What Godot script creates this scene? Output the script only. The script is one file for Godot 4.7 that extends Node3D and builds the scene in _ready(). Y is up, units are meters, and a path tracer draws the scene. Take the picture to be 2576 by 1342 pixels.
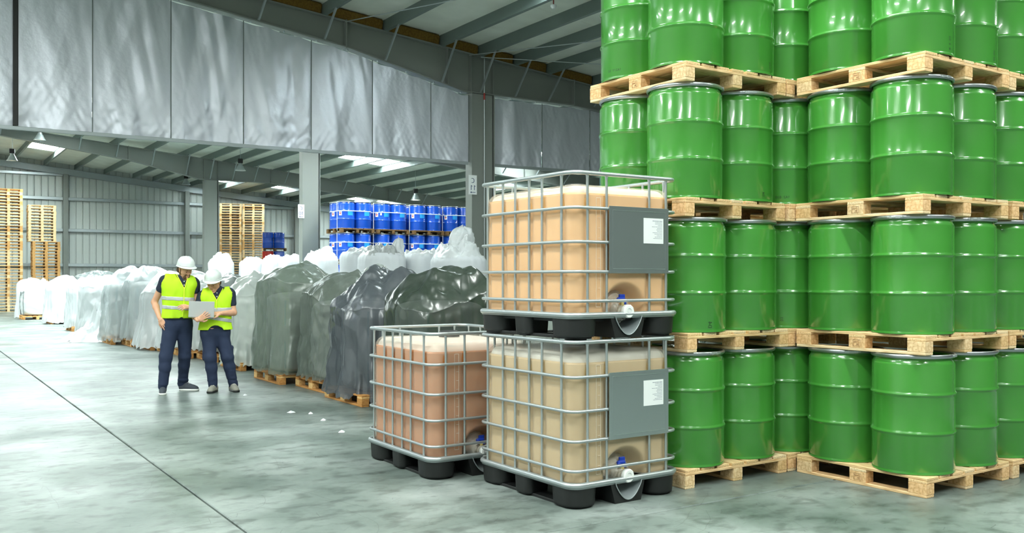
extends Node3D
# A warehouse: drums on pallets and liquid totes in front, a row of film-wrapped bulk bags, two workers, a steel portal-frame hall behind.
# World: the camera stands over the origin and looks along -Z. The hall's own axes are turned by HALL round the vertical:
# a runs along the frames, b runs down the hall, both measured from the foot of the label column.

const HALL := 0.57945
const EYE := 1.586
const FOCAL := 2350.0
const FOOT := Vector3(-0.934, 0.0, -22.4)

var M := {}
var rng := RandomNumberGenerator.new()
var taken := {}
var cache := {}


# ---------------------------------------------------------------- mesh builder
class MB:
	var v := PackedVector3Array()
	var n := PackedVector3Array()
	var uv := PackedVector2Array()
	var ix := PackedInt32Array()
	var t := Transform3D()

	func put(p: Vector3, nr: Vector3, q := Vector2.ZERO) -> int:
		v.append(t * p)
		n.append((t.basis * nr).normalized())
		uv.append(q)
		return v.size() - 1

	func tri(a: int, b: int, c: int) -> void:
		ix.append(a)
		ix.append(c)
		ix.append(b)

	func face(pts: Array, out: Vector3, uvs := []) -> void:
		var nr: Vector3 = (pts[1] - pts[0]).cross(pts[2] - pts[0])
		if nr.length() < 1e-12:
			nr = (pts[2] - pts[0]).cross(pts[3] - pts[0]) if pts.size() > 3 else out
		var flip := nr.dot(out) < 0.0
		nr = nr.normalized() * (-1.0 if flip else 1.0)
		var f := v.size()
		for i in pts.size():
			put(pts[i], nr, uvs[i] if uvs.size() > i else Vector2(pts[i].x, pts[i].z))
		for i in range(1, pts.size() - 1):
			if flip:
				tri(f, f + i + 1, f + i)
			else:
				tri(f, f + i, f + i + 1)

	func box(c: Vector3, s: Vector3, w := 0.004) -> MB:
		var h := s * 0.5
		w = minf(w, minf(h.x, minf(h.y, h.z)) * 0.9)
		var g := h - Vector3(w, w, w)
		if w <= 0.0:
			g = h
		for k in 3:
			for sg in [-1.0, 1.0]:
				var o := Vector3.ZERO
				o[k] = sg
				var i: int = (k + 1) % 3
				var j: int = (k + 2) % 3
				var q := []
				for e in [[-1, -1], [1, -1], [1, 1], [-1, 1]]:
					var p := Vector3.ZERO
					p[k] = sg * h[k]
					p[i] = e[0] * g[i]
					p[j] = e[1] * g[j]
					q.append(c + p)
				face(q, o)
		if w <= 0.0:
			return self
		for k in 3:
			var i: int = (k + 1) % 3
			var j: int = (k + 2) % 3
			for si in [-1.0, 1.0]:
				for sj in [-1.0, 1.0]:
					var q := []
					for e in [[-1.0, 0], [1.0, 0], [1.0, 1], [-1.0, 1]]:
						var p := Vector3.ZERO
						p[k] = e[0] * g[k]
						p[i] = si * (h[i] if e[1] == 0 else g[i])
						p[j] = sj * (g[j] if e[1] == 0 else h[j])
						q.append(c + p)
					var o := Vector3.ZERO
					o[i] = si
					o[j] = sj
					face(q, o)
		for sx in [-1.0, 1.0]:
			for sy in [-1.0, 1.0]:
				for sz in [-1.0, 1.0]:
					face([c + Vector3(sx * h.x, sy * g.y, sz * g.z), c + Vector3(sx * g.x, sy * h.y, sz * g.z), c + Vector3(sx * g.x, sy * g.y, sz * h.z)], Vector3(sx, sy, sz))
		return self

	func lathe(prof: Array, segs := 40, center := Vector3.ZERO, soft := 50.0) -> MB:
		var m := prof.size()
		var nn := []
		for j in m - 1:
			var d: Vector2 = prof[j + 1] - prof[j]
			nn.append(Vector2(d.y, -d.x).normalized())
		var lim := cos(deg_to_rad(soft))
		for j in m - 1:
			var n0: Vector2 = nn[j]
			var n1: Vector2 = nn[j]
			if j > 0 and nn[j - 1].dot(nn[j]) > lim:
				n0 = (nn[j - 1] + nn[j]).normalized()
			if j < m - 2 and nn[j + 1].dot(nn[j]) > lim:
				n1 = (nn[j + 1] + nn[j]).normalized()
			var f := v.size()
			for i in segs + 1:
				var a := TAU * i / segs
				var d3 := Vector3(cos(a), 0, sin(a))
				put(center + d3 * prof[j].x + Vector3(0, prof[j].y, 0), d3 * n0.x + Vector3(0, n0.y, 0), Vector2(float(i) / segs, prof[j].y))
				put(center + d3 * prof[j + 1].x + Vector3(0, prof[j + 1].y, 0), d3 * n1.x + Vector3(0, n1.y, 0), Vector2(float(i) / segs, prof[j + 1].y))
			for i in segs:
				var q := f + i * 2
				tri(q, q + 1, q + 3)
				tri(q, q + 3, q + 2)
		return self

	func tube(path: Array, r, segs := 8, closed := false, caps := true) -> MB:
		var m := path.size()
		var f := v.size()
		var up := Vector3.UP
		var prev := Vector3.ZERO
		for i in m:
			var d: Vector3
			if closed:
				d = path[(i + 1) % m] - path[(i - 1 + m) % m]
			else:
				d = path[mini(i + 1, m - 1)] - path[maxi(i - 1, 0)]
			d = d.normalized()
			var side: Vector3
			if i == 0:
				side = d.cross(up)
				if side.length() < 0.1:
					side = d.cross(Vector3.RIGHT)
			else:
				side = prev - d * prev.dot(d)
			side = side.normalized()
			prev = side
			var other := side.cross(d).normalized()
			var rad: float = r[i] if r is Array else r
			for k in segs:
				var a := TAU * k / segs
				var o := side * cos(a) + other * sin(a)
				put(path[i] + o * rad, o, Vector2(float(k) / segs, i))
		for i in (m if closed else m - 1):
			for k in segs:
				var a0 := f + i * segs + k
				var a1 := f + i * segs + (k + 1) % segs
				var b0 := f + ((i + 1) % m) * segs + k
				var b1 := f + ((i + 1) % m) * segs + (k + 1) % segs
				tri(a0, b1, a1)
				tri(a0, b0, b1)
		if caps and not closed:
			for e in [0, m - 1]:
				var d: Vector3 = (path[0] - path[1]) if e == 0 else (path[m - 1] - path[m - 2])
				var q := []
				for k in segs:
					q.append(t.affine_inverse() * v[f + e * segs + k])
				face(q, d)
		return self

	# rows x cols of points; smooth normals; "out" is a point inside, so that normals face away from it (or null: keep)
	func grid(pts: PackedVector3Array, rows: int, cols: int, wrap := false, flip := false, uvs := PackedVector2Array()) -> MB:
		var f := v.size()
		var acc := PackedVector3Array()
		acc.resize(rows * cols)
		var cc := cols if wrap else cols - 1
		for i in rows - 1:
			for j in cc:
				var a := i * cols + j
				var b := i * cols + (j + 1) % cols
				var c := a + cols
				var d := b + cols
				var nr := (pts[d] - pts[a]).cross(pts[c] - pts[b])
				acc[a] += nr
				acc[b] += nr
				acc[c] += nr
				acc[d] += nr
		var sg := -1.0 if flip else 1.0
		for k in rows * cols:
			put(pts[k], acc[k] * sg if acc[k].length() > 1e-14 else Vector3.UP, uvs[k] if uvs.size() else Vector2(float(k % cols) / cols, float(k / cols) / rows))
		for i in rows - 1:
			for j in cc:
				var a := f + i * cols + j
				var b := f + i * cols + (j + 1) % cols
				var c := a + cols
				var d := b + cols
				if flip:
					tri(a, d, b)
					tri(a, c, d)
				else:
					tri(a, b, d)
					tri(a, d, c)
		return self

	# a polygon in the xy plane, drawn out along z from z0 to z1
	func prism(poly: PackedVector2Array, z0: float, z1: float) -> MB:
		var m := poly.size()
		var area := 0.0
		for i in m:
			area += poly[i].cross(poly[(i + 1) % m])
		var s := signf(area)
		for i in m:
			var p := poly[i]
			var q := poly[(i + 1) % m]
			var o := Vector3(q.y - p.y, p.x - q.x, 0) * s
			face([Vector3(p.x, p.y, z0), Vector3(q.x, q.y, z0), Vector3(q.x, q.y, z1), Vector3(p.x, p.y, z1)], o)
		var tr := Geometry2D.triangulate_polygon(poly)
		for k in range(0, tr.size(), 3):
			for z in [z0, z1]:
				var q := []
				for e in 3:
					var p := poly[tr[k + e]]
					q.append(Vector3(p.x, p.y, z))
				face(q, Vector3(0, 0, 1.0 if z == maxf(z0, z1) else -1.0))
		return self

	func mesh() -> ArrayMesh:
		var a := []
		a.resize(Mesh.ARRAY_MAX)
		a[Mesh.ARRAY_VERTEX] = v
		a[Mesh.ARRAY_NORMAL] = n
		a[Mesh.ARRAY_TEX_UV] = uv
		a[Mesh.ARRAY_INDEX] = ix
		var m := ArrayMesh.new()
		m.add_surface_from_arrays(Mesh.PRIMITIVE_TRIANGLES, a)
		return m


# ---------------------------------------------------------------- scene helpers
func numbered(called: String) -> String:
	var k: int = taken.get(called, 0)
	taken[called] = k + 1
	return called if k == 0 else "%s_%03d" % [called, k]


func tag(o: Node3D, label := "", category := "", group := "", kind := "") -> Node3D:
	if label: o.set_meta("label", label)
	if category: o.set_meta("category", category)
	if group: o.set_meta("group", group)
	if kind: o.set_meta("kind", kind)
	return o


func thing(called: String, label: String, category: String, at := Vector3.ZERO, turn := 0.0, group := "") -> Node3D:
	var o := Node3D.new()
	o.name = numbered(called)
	add_child(o)
	o.position = at
	o.rotation.y = turn
	return tag(o, label, category, group)


func part(called: String, m: Mesh, mat: Material, parent: Node3D, at := Vector3.ZERO) -> MeshInstance3D:
	var o := MeshInstance3D.new()
	o.mesh = m
	o.material_override = mat
	o.position = at
	if parent == null:
		o.name = numbered(called)
		add_child(o)
	else:
		var key := "%d/%s" % [parent.get_instance_id(), called]
		var k: int = taken.get(key, 0)
		taken[key] = k + 1
		o.name = called if k == 0 else "%s_%03d" % [called, k]
		parent.add_child(o, true)
	return o


func dup(src: Node3D, at: Vector3, turn: float, label: String, group := "") -> Node3D:
	var o: Node3D = src.duplicate()
	var base: String = src.get_meta("base_name", src.name)
	o.name = numbered(base)
	add_child(o)
	o.position = at
	o.rotation.y = turn
	o.set_meta("label", label)
	if group: o.set_meta("group", group)
	return o


func hall(a: float, y: float, b: float) -> Vector3:
	return FOOT + Basis(Vector3.UP, HALL) * Vector3(a, y, -b)


func noise(seed_: int, freq: float, octaves := 4, ridged := false) -> FastNoiseLite:
	var f := FastNoiseLite.new()
	f.seed = seed_
	f.noise_type = FastNoiseLite.TYPE_SIMPLEX_SMOOTH
	f.frequency = freq
	f.fractal_type = FastNoiseLite.FRACTAL_RIDGED if ridged else FastNoiseLite.FRACTAL_FBM
	f.fractal_octaves = octaves
	return f


func ramp(stops: Array) -> Gradient:
	var g := Gradient.new()
	var o := PackedFloat32Array()
	var c := PackedColorArray()
	for s in stops:
		o.append(s[0])
		c.append(s[1])
	g.offsets = o
	g.colors = c
	return g


func noise_tex(nz: FastNoiseLite, size: int, g: Gradient = null, normal := false, bump := 4.0, sy := 0) -> NoiseTexture2D:
	var t := NoiseTexture2D.new()
	t.width = size
	t.height = sy if sy else size
	t.seamless = true
	t.noise = nz
	if g: t.color_ramp = g
	if normal:
		t.as_normal_map = true
		t.bump_strength = bump
	return t


func mat(c: Color, rough := 0.6, metal := 0.0, spec := 0.5) -> StandardMaterial3D:
	var m := StandardMaterial3D.new()
	m.albedo_color = c
	m.roughness = rough
	m.metallic = metal
	m.metallic_specular = spec
	return m


func tri_mat(c: Color, tex: Texture2D, scale: Vector3, rough := 0.7) -> StandardMaterial3D:
	var m := mat(c, rough)
	m.albedo_texture = tex
	m.uv1_triplanar = true
	m.uv1_scale = scale
	return m


func rgb(r: int, g: int, b: int, a := 1.0) -> Color:
	return Color(r / 255.0, g / 255.0, b / 255.0, a)


func film(c: Color, alpha: float, rough := 0.3, spec := 0.6) -> StandardMaterial3D:
	var m := mat(Color(c.r, c.g, c.b, alpha), rough, 0.0, spec)
	m.transparency = BaseMaterial3D.TRANSPARENCY_ALPHA
	m.cull_mode = BaseMaterial3D.CULL_DISABLED
	return m


func _ready() -> void:
	rng.seed = 20240
	setup_camera()
	setup_sky()
	setup_lights()
	make_materials()
	build_floor()
	build_roof()
	build_frames()
	build_gable()
	build_side_walls()
	build_curtain()
	build_lamps()
	build_green_drums()
	build_totes()
	build_wrapped_row()
	build_bulk_bags()
	build_pallet_towers()
	build_blue_drums()
	build_people()
	build_small_things()


func setup_camera() -> void:
	var cam := Camera3D.new()
	cam.name = "camera"
	add_child(cam)
	cam.position = Vector3(0, EYE, 0)
	cam.set_frustum(0.1 * 1342.0 / FOCAL, Vector2(0, 0.1 * 29.0 / FOCAL), 0.1, 200.0)
	cam.current = true


func setup_sky() -> void:
	var we := WorldEnvironment.new()
	we.name = "world"
	var e := Environment.new()
	e.background_mode = Environment.BG_SKY
	var sky := Sky.new()
	var sm := ProceduralSkyMaterial.new()
	sm.sky_top_color = Color(0.9, 0.96, 0.96)
	sm.sky_horizon_color = Color(0.95, 0.98, 0.98)
	sm.ground_bottom_color = Color(0.4, 0.4, 0.4)
	sm.ground_horizon_color = Color(0.6, 0.6, 0.6)
	sm.sky_energy_multiplier = 5.0
	sky.sky_material = sm
	e.sky = sky
	e.tonemap_mode = Environment.TONE_MAPPER_LINEAR
	e.tonemap_exposure = 1.3
	e.sdfgi_enabled = true
	e.ssao_enabled = true
	e.ssil_enabled = true
	we.environment = e
	add_child(we)


# Rows of hung strip lights in the near hall, all above or behind the camera's view.
const STRIPS := [
	[-20.0, -14.0], [-20.0, -6.0],
	[-15.5, -20.0], [-15.5, -13.0], [-15.5, -6.0],
	[-11.0, -22.5], [-11.0, -16.5], [-11.0, -10.5],
	[-6.5, -20.0], [-6.5, -14.0],
	[-2.0, -19.0], [-2.0, -12.5],
	[3.5, -14.5],
]


func setup_lights() -> void:
	var glow := mat(Color(0.9, 0.9, 0.9), 0.5)
	glow.emission_enabled = true
	glow.emission = Color(0.97, 1.0, 0.98)
	glow.emission_energy_multiplier = 4.0
	M.glow = glow
	M.lamp_body = mat(rgb(215, 218, 216), 0.45)
	for k in STRIPS.size():
		var s: Array = STRIPS[k]
		var y: float = deck_under(s[0]) - 0.75
		var at := hall(s[0], y, s[1])
		var t := thing("unseen_strip_light", "strip light %s from the rear wall in %s row of the near hall" % [["first", "second", "third", "fourth"][row_place(k)], {-20.0: "the leftmost", -15.5: "the second", -11.0: "the camera's", -6.5: "the middle", -2.0: "the fifth", 3.5: "the rightmost"}[s[0]]], "light", at, HALL, "strip lights of the near hall")
		part("housing", MB.new().box(Vector3(0, 0.06, 0), Vector3(0.34, 0.08, 2.4), 0.01).mesh(), M.lamp_body, t)
		part("diffuser", MB.new().box(Vector3(0, 0.012, 0), Vector3(0.3, 0.016, 2.36), 0.004).mesh(), glow, t)
		for e in [-0.9, 0.9]:
			part("hanger", MB.new().tube([Vector3(0, 0.1, e), Vector3(0, 0.75, e)], 0.006, 6).mesh(), M.lamp_body, t)
		var l := AreaLight3D.new()
		l.name = "strip_glow_%02d" % k
		l.area_size = Vector2(0.3, 2.36)
		l.light_color = Color(0.97, 1.0, 0.98)
		l.light_energy = 28.0 if s[0] < -12.0 else 27.0
		l.shadow_enabled = true
		l.area_range = 60.0
		l.area_attenuation = 2.0
		add_child(l)
		l.position = at
		l.basis = Basis(Vector3.UP, HALL) * Basis(Vector3.RIGHT, -PI / 2)


func row_place(k: int) -> int:
	var n := 0
	for j in STRIPS.size():
		if STRIPS[j][0] == STRIPS[k][0] and STRIPS[j][1] < STRIPS[k][1]:
			n += 1
	return n


func deck_under(a: float) -> float:
	return 7.19 - 0.095 * a


func make_materials() -> void:
	var wood_n := noise(3, 0.02, 5)
	var wood := noise_tex(wood_n, 512, ramp([[0.0, rgb(196, 160, 116)], [0.42, rgb(228, 200, 156)], [0.6, rgb(238, 214, 172)], [1.0, rgb(250, 232, 196)]]))
	M.wood_x = []
	M.wood_z = []
	M.wood_end = []
	for c in [Color(1, 1, 1), Color(0.97, 0.93, 0.86), Color(1.0, 0.95, 0.9)]:
		M.wood_x.append(tri_mat(c, wood, Vector3(0.5, 7, 7), 0.75))
		M.wood_z.append(tri_mat(c, wood, Vector3(7, 7, 0.5), 0.75))
		M.wood_end.append(tri_mat(Color(c.r * 0.98, c.g * 0.95, c.b * 0.92), wood, Vector3(3, 3, 3), 0.8))
	M.old_wood = []
	for c in [rgb(236, 206, 164), rgb(206, 166, 116), rgb(246, 226, 190)]:
		M.old_wood.append(tri_mat(c, wood, Vector3(1.5, 5, 5), 0.8))
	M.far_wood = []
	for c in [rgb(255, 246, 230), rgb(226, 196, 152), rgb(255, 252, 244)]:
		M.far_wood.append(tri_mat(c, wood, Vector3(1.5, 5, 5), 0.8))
	M.dark_wood = [tri_mat(rgb(120, 104, 80), wood, Vector3(2, 4, 4), 0.85)]

	var dull := noise_tex(noise(8, 0.008, 3), 256, ramp([[0.0, Color(0.93, 0.93, 0.93)], [1.0, Color(1, 1, 1)]]))
	M.green = tri_mat(rgb(68, 146, 56), dull, Vector3(0.6, 0.6, 0.6), 0.22)
	M.green.clearcoat_enabled = true
	M.green.clearcoat = 0.6
	M.green.clearcoat_roughness = 0.06
	M.green_lid = M.green
	M.ring = mat(rgb(176, 182, 186), 0.32, 0.9)
	M.blue = mat(rgb(20, 78, 188), 0.25)
	M.blue.clearcoat_enabled = true
	M.blue.clearcoat = 0.5
	M.blue.clearcoat_roughness = 0.1
	M.red = mat(rgb(206, 44, 30), 0.3)
	M.blue_label = mat(rgb(28, 150, 226), 0.6)
	M.white_label = mat(rgb(238, 240, 242), 0.6)
	M.red_label = mat(rgb(206, 26, 30), 0.6)
	M.strap = mat(rgb(226, 234, 236), 0.45)
	M.ink = mat(rgb(20, 44, 22), 0.7)
	M.stamp = mat(rgb(132, 92, 58), 0.8)

	M.steel = mat(rgb(128, 133, 128), 0.5)
	M.steel_dark = mat(rgb(98, 108, 106), 0.55)
	M.galv = mat(rgb(186, 194, 196), 0.36, 0.75)
	M.galv_dull = mat(rgb(168, 176, 178), 0.5, 0.6)
	M.purlin = mat(rgb(118, 132, 128), 0.45, 0.25)
	M.deck = tri_mat(rgb(236, 240, 230), dull, Vector3(0.4, 0.4, 0.4), 0.75)
	M.wool = tri_mat(rgb(126, 108, 48), wood, Vector3(1.5, 1.5, 1.5), 0.95)
	M.clad = mat(rgb(198, 204, 200), 0.5, 0.15)
	M.clad_dark = mat(rgb(120, 132, 134), 0.6, 0.1)
	M.black = mat(rgb(26, 28, 28), 0.5)
	M.plaster = mat(rgb(206, 208, 204), 0.85)
	M.plate_white = mat(rgb(236, 240, 240), 0.5)
	M.text_blue = mat(rgb(40, 70, 110), 0.6)
	M.red_pipe = mat(rgb(150, 40, 34), 0.5)


# ---------------------------------------------------------------- floor
func floor_material() -> StandardMaterial3D:
	var base := noise_tex(noise(41, 0.006, 5), 1024, ramp([[0.0, rgb(80, 92, 87)], [0.5, rgb(113, 124, 119)], [1.0, rgb(152, 160, 157)]]))
	var im := Image.create(1024, 1024, false, Image.FORMAT_RGB8)
	var fine := noise(55, 0.012, 5)
	for y in 1024:
		for x in 1024:
			# stretched noise: trowel smears, tiled by folding
			var q := 1.0 - 0.34 * maxf(0.0, fine.get_noise_2d(absf(x - 512) * 0.9, absf(y - 512) * 1.4)) + 0.07 * fine.get_noise_2d(absf(x - 512) * 3.0 + 900.0, absf(y - 512) * 3.0)
			im.set_pixel(x, y, Color(q, q, q))
	var r := RandomNumberGenerator.new()
	r.seed = 77
	for k in 420:
		var p := Vector2(r.randf() * 1024, r.randf() * 1024)
		var ang := r.randfn(0.0, 0.5) if k % 3 else r.randf() * TAU
		var ln := r.randf_range(8, 46) if k % 14 else r.randf_range(150, 420)
		var dark := r.randf_range(0.06, 0.24) if k % 14 else r.randf_range(0.1, 0.2)
		for s in int(ln):
			p += Vector2.from_angle(ang)
			ang += r.randfn(0, 0.03)
			for w in (2 if k % 5 == 0 else 1):
				var xi := posmod(int(p.x), 1024)
				var yi := posmod(int(p.y) + w, 1024)
				var c := im.get_pixel(xi, yi)
				im.set_pixel(xi, yi, c.darkened(dark))
	var m := mat(Color(1, 1, 1), 1.0, 0.0, 0.45)
	m.albedo_texture = base
	m.uv1_scale = Vector3(1.0 / 9.0, 1.0 / 9.0, 1)
	m.detail_enabled = true
	m.detail_albedo = ImageTexture.create_from_image(im)
	m.detail_blend_mode = BaseMaterial3D.BLEND_MODE_MUL
	m.detail_uv_layer = BaseMaterial3D.DETAIL_UV_1
	m.detail_uv_layer = BaseMaterial3D.DETAIL_UV_2
	m.uv2_scale = Vector3(1.0 / 3.3, 1.0 / 3.3, 1)
	m.roughness_texture = noise_tex(noise(43, 0.008, 4), 512, ramp([[0.0, Color(0.3, 0.3, 0.3)], [1.0, Color(0.52, 0.52, 0.52)]]))
	return m


func build_floor() -> void:
	var fm := floor_material()
	var root := thing("floor", "polished grey concrete hall floor with dark saw-cut joints", "floor", FOOT, HALL)
	tag(root, "", "", "", "structure")
	part("subfloor", MB.new().box(Vector3(-2, -0.25, -2.35), Vector3(44.6, 0.3, 65.3), 0.0).mesh(), mat(rgb(46, 48, 46), 0.9), root)
	var xs := [-24.2, -9.68, 5.0, 20.2]
	var bs := [-30.2, -14.5, 0.2, 12.0, 23.6, 34.9]
	for i in 3:
		for j in 5:
			var x0: float = xs[i] + 0.008
			var x1: float = xs[i + 1] - 0.008
			var z1: float = -bs[j] - 0.008
			var z0: float = -bs[j + 1] + 0.008
			var mb := MB.new().box(Vector3((x0 + x1) / 2, -0.05, (z0 + z1) / 2), Vector3(x1 - x0, 0.1, z1 - z0), 0.006)
			var arr := mb.mesh().surface_get_arrays(0)
			var uv := PackedVector2Array()
			for p in mb.v:
				uv.append(Vector2(p.x, p.z))
			arr[Mesh.ARRAY_TEX_UV] = uv
			arr[Mesh.ARRAY_TEX_UV2] = uv
			var am := ArrayMesh.new()
			am.add_surface_from_arrays(Mesh.PRIMITIVE_TRIANGLES, arr)
			part("slab", am, fm, root)


# ---------------------------------------------------------------- roof
const SLOPE := 0.095


func top_of_rafter(a: float) -> float:
	return 6.92 - SLOPE * a


func purlin_list() -> Array:
	var p := []
	var a := -0.9
	while a > -24.0:
		p.push_front(a)
		a -= 1.45
	p.append_array([0.15, 1.15, 2.15])
	a = 3.6
	while a < 20.0:
		p.append(a)
		a += 1.45
	return p


# [purlin bay that begins at or before a, b from, b to]
const SKYLIGHTS := [
	[-2.0, -5.6, -4.5], [-14.0, -4.0, -2.0], [-10.5, 8.0, 12.0], [-12.0, 14.0, 18.0], [-13.5, 22.0, 27.0],  # unseen skylights, added for more daylight on the bags and far left
	[-6.5, 27.4, 30.6], [-6.5, 18.0, 20.6], [-3.0, 15.2, 18.6], [-5.0, 6.0, 9.2], [-8.5, 6.0, 9.2], [-8.5, 14.0, 17.2], [-2.0, 5.5, 8.5],  # all but the first hidden by the curtain, added for daylight
	[4.5, 16.8, 18.6], [5.8, 16.8, 18.8], [1.5, 12.5, 15.0],
	[3.0, 31.6, 32.6], [5.6, 30.6, 31.8], [10.6, 30.4, 31.8], [12.2, 29.4, 31.0], [11.2, 17.2, 18.8], [9.0, 8.0, 10.5], [14.0, 17.0, 19.0],
]


func build_roof() -> void:
	var root := thing("ceiling", "sloping white roof deck on grey steel purlins", "ceiling", FOOT, HALL)
	tag(root, "", "", "", "structure")
	var ps := purlin_list()
	var tilt := Basis(Vector3(0, 0, 1), -atan(SLOPE))
	# purlins: lipped channels lying on the rafters
	var ch := PackedVector2Array([Vector2(-0.035, 0), Vector2(0.045, 0), Vector2(0.045, 0.03), Vector2(0.038, 0.03), Vector2(0.038, 0.008), Vector2(-0.027, 0.008), Vector2(-0.027, 0.262), Vector2(0.038, 0.262), Vector2(0.038, 0.24), Vector2(0.045, 0.24), Vector2(0.045, 0.27), Vector2(-0.035, 0.27)])
	for a in ps:
		var mb := MB.new()
		mb.t = Transform3D(tilt, Vector3(a, top_of_rafter(a), 0))
		mb.prism(ch, -34.68, 30.0)
		part("purlin", mb.mesh(), M.purlin, root)
	# deck strips between purlins, left out where a skylight stands
	var edges := [-24.7]
	edges.append_array(ps)
	edges.append(20.7)
	var lights := 0
	for i in edges.size() - 1:
		var a0: float = edges[i]
		var a1: float = edges[i + 1]
		var holes := []
		for s in SKYLIGHTS:
			if s[0] >= a0 and s[0] < a1:
				holes.append([s[1], s[2]])
		holes.sort_custom(func(p, q): return p[0] < q[0])
		var stops := [-30.7]
		for h in holes:
			stops.append_array(h)
		stops.append(35.2)
		for k in range(0, stops.size(), 2):
			var b0: float = stops[k]
			var b1: float = stops[k + 1]
			# sheets of at most 8 m so that the sheet joints show
			var cnt := int(ceil((b1 - b0) / 5.8))
			for c in cnt:
				roof_sheet("roof_panel", a0, a1, lerpf(b0, b1, float(c) / cnt), lerpf(b0, b1, float(c + 1) / cnt), M.deck, root)
		for h in holes:
			lights += 1
			var glass := mat(Color(0.96, 0.98, 1.0, 0.12), 0.15)
			glass.transparency = BaseMaterial3D.TRANSPARENCY_ALPHA
			if not M.has("pane"):
				M.pane = glass
			var w := Node3D.new()
			w.name = "window_%d" % lights
			add_child(w)
			w.position = FOOT
			w.rotation.y = HALL
			tag(w, "white daylight panel set flush in the sloping roof deck, skylight %d from the left wall" % lights, "skylight", "", "structure")
			roof_pane("pane", a0 + 0.05, a1 - 0.05, h[0] + 0.05, h[1] - 0.05, w)
			for q in [[a0 + 0.05, a1 - 0.05, h[0], h[0] + 0.05], [a0 + 0.05, a1 - 0.05, h[1] - 0.05, h[1]], [a0 + 0.01, a0 + 0.05, h[0], h[1]], [a1 - 0.05, a1 - 0.01, h[0], h[1]]]:
				roof_sheet("frame", q[0], q[1], q[2], q[3], M.galv_dull, w)
	# mineral wool stuffed between the purlins over the label-column frame
	for i in ps.size() - 1:
		if ps[i] > -8.5 and ps[i] < 8.0:
			var mb := MB.new()
			var mid: float = (ps[i] + ps[i + 1]) / 2
			mb.t = Transform3D(tilt, Vector3(mid, top_of_rafter(mid) + 0.13, 0))
			mb.box(Vector3.ZERO, Vector3(ps[i + 1] - ps[i] - 0.1, 0.25, 0.2), 0.03)
			part("wool_block", mb.mesh(), M.wool, root)


func roof_sheet(called: String, a0: float, a1: float, b0: float, b1: float, m: Material, parent: Node3D) -> void:
	var mb := MB.new()
	var mid := (a0 + a1) / 2
	mb.t = Transform3D(Basis(Vector3(0, 0, 1), -atan(SLOPE)), Vector3(mid, top_of_rafter(mid) + 0.27 + 0.04, 0))
	var wid := (a1 - a0) / cos(atan(SLOPE))
	mb.box(Vector3(0, 0.0, -(b0 + b1) / 2), Vector3(wid - 0.006, 0.08, b1 - b0 - 0.008), 0.006)
	part(called, mb.mesh(), m, parent)


func roof_pane(called: String, a0: float, a1: float, b0: float, b1: float, parent: Node3D) -> void:
	var mb := MB.new()
	var y0 := top_of_rafter(a0) + 0.3
	var y1 := top_of_rafter(a1) + 0.3
	mb.face([Vector3(a0, y0, -b0), Vector3(a1, y1, -b0), Vector3(a1, y1, -b1), Vector3(a0, y0, -b1)], Vector3.DOWN)
	part(called, mb.mesh(), M.pane, parent)


# ---------------------------------------------------------------- frames
func under_rafter(a: float) -> float:
	if a < -3.3:
		return minf(6.67 + 0.135 * (-3.3 - a), top_of_rafter(a) - 0.3)
	if a < -0.3:
		return lerpf(6.67, 6.02, (a + 3.3) / 3.0)
	if a < 2.95:
		return 6.02
	return minf(6.02, top_of_rafter(a) - 0.56)


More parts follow.
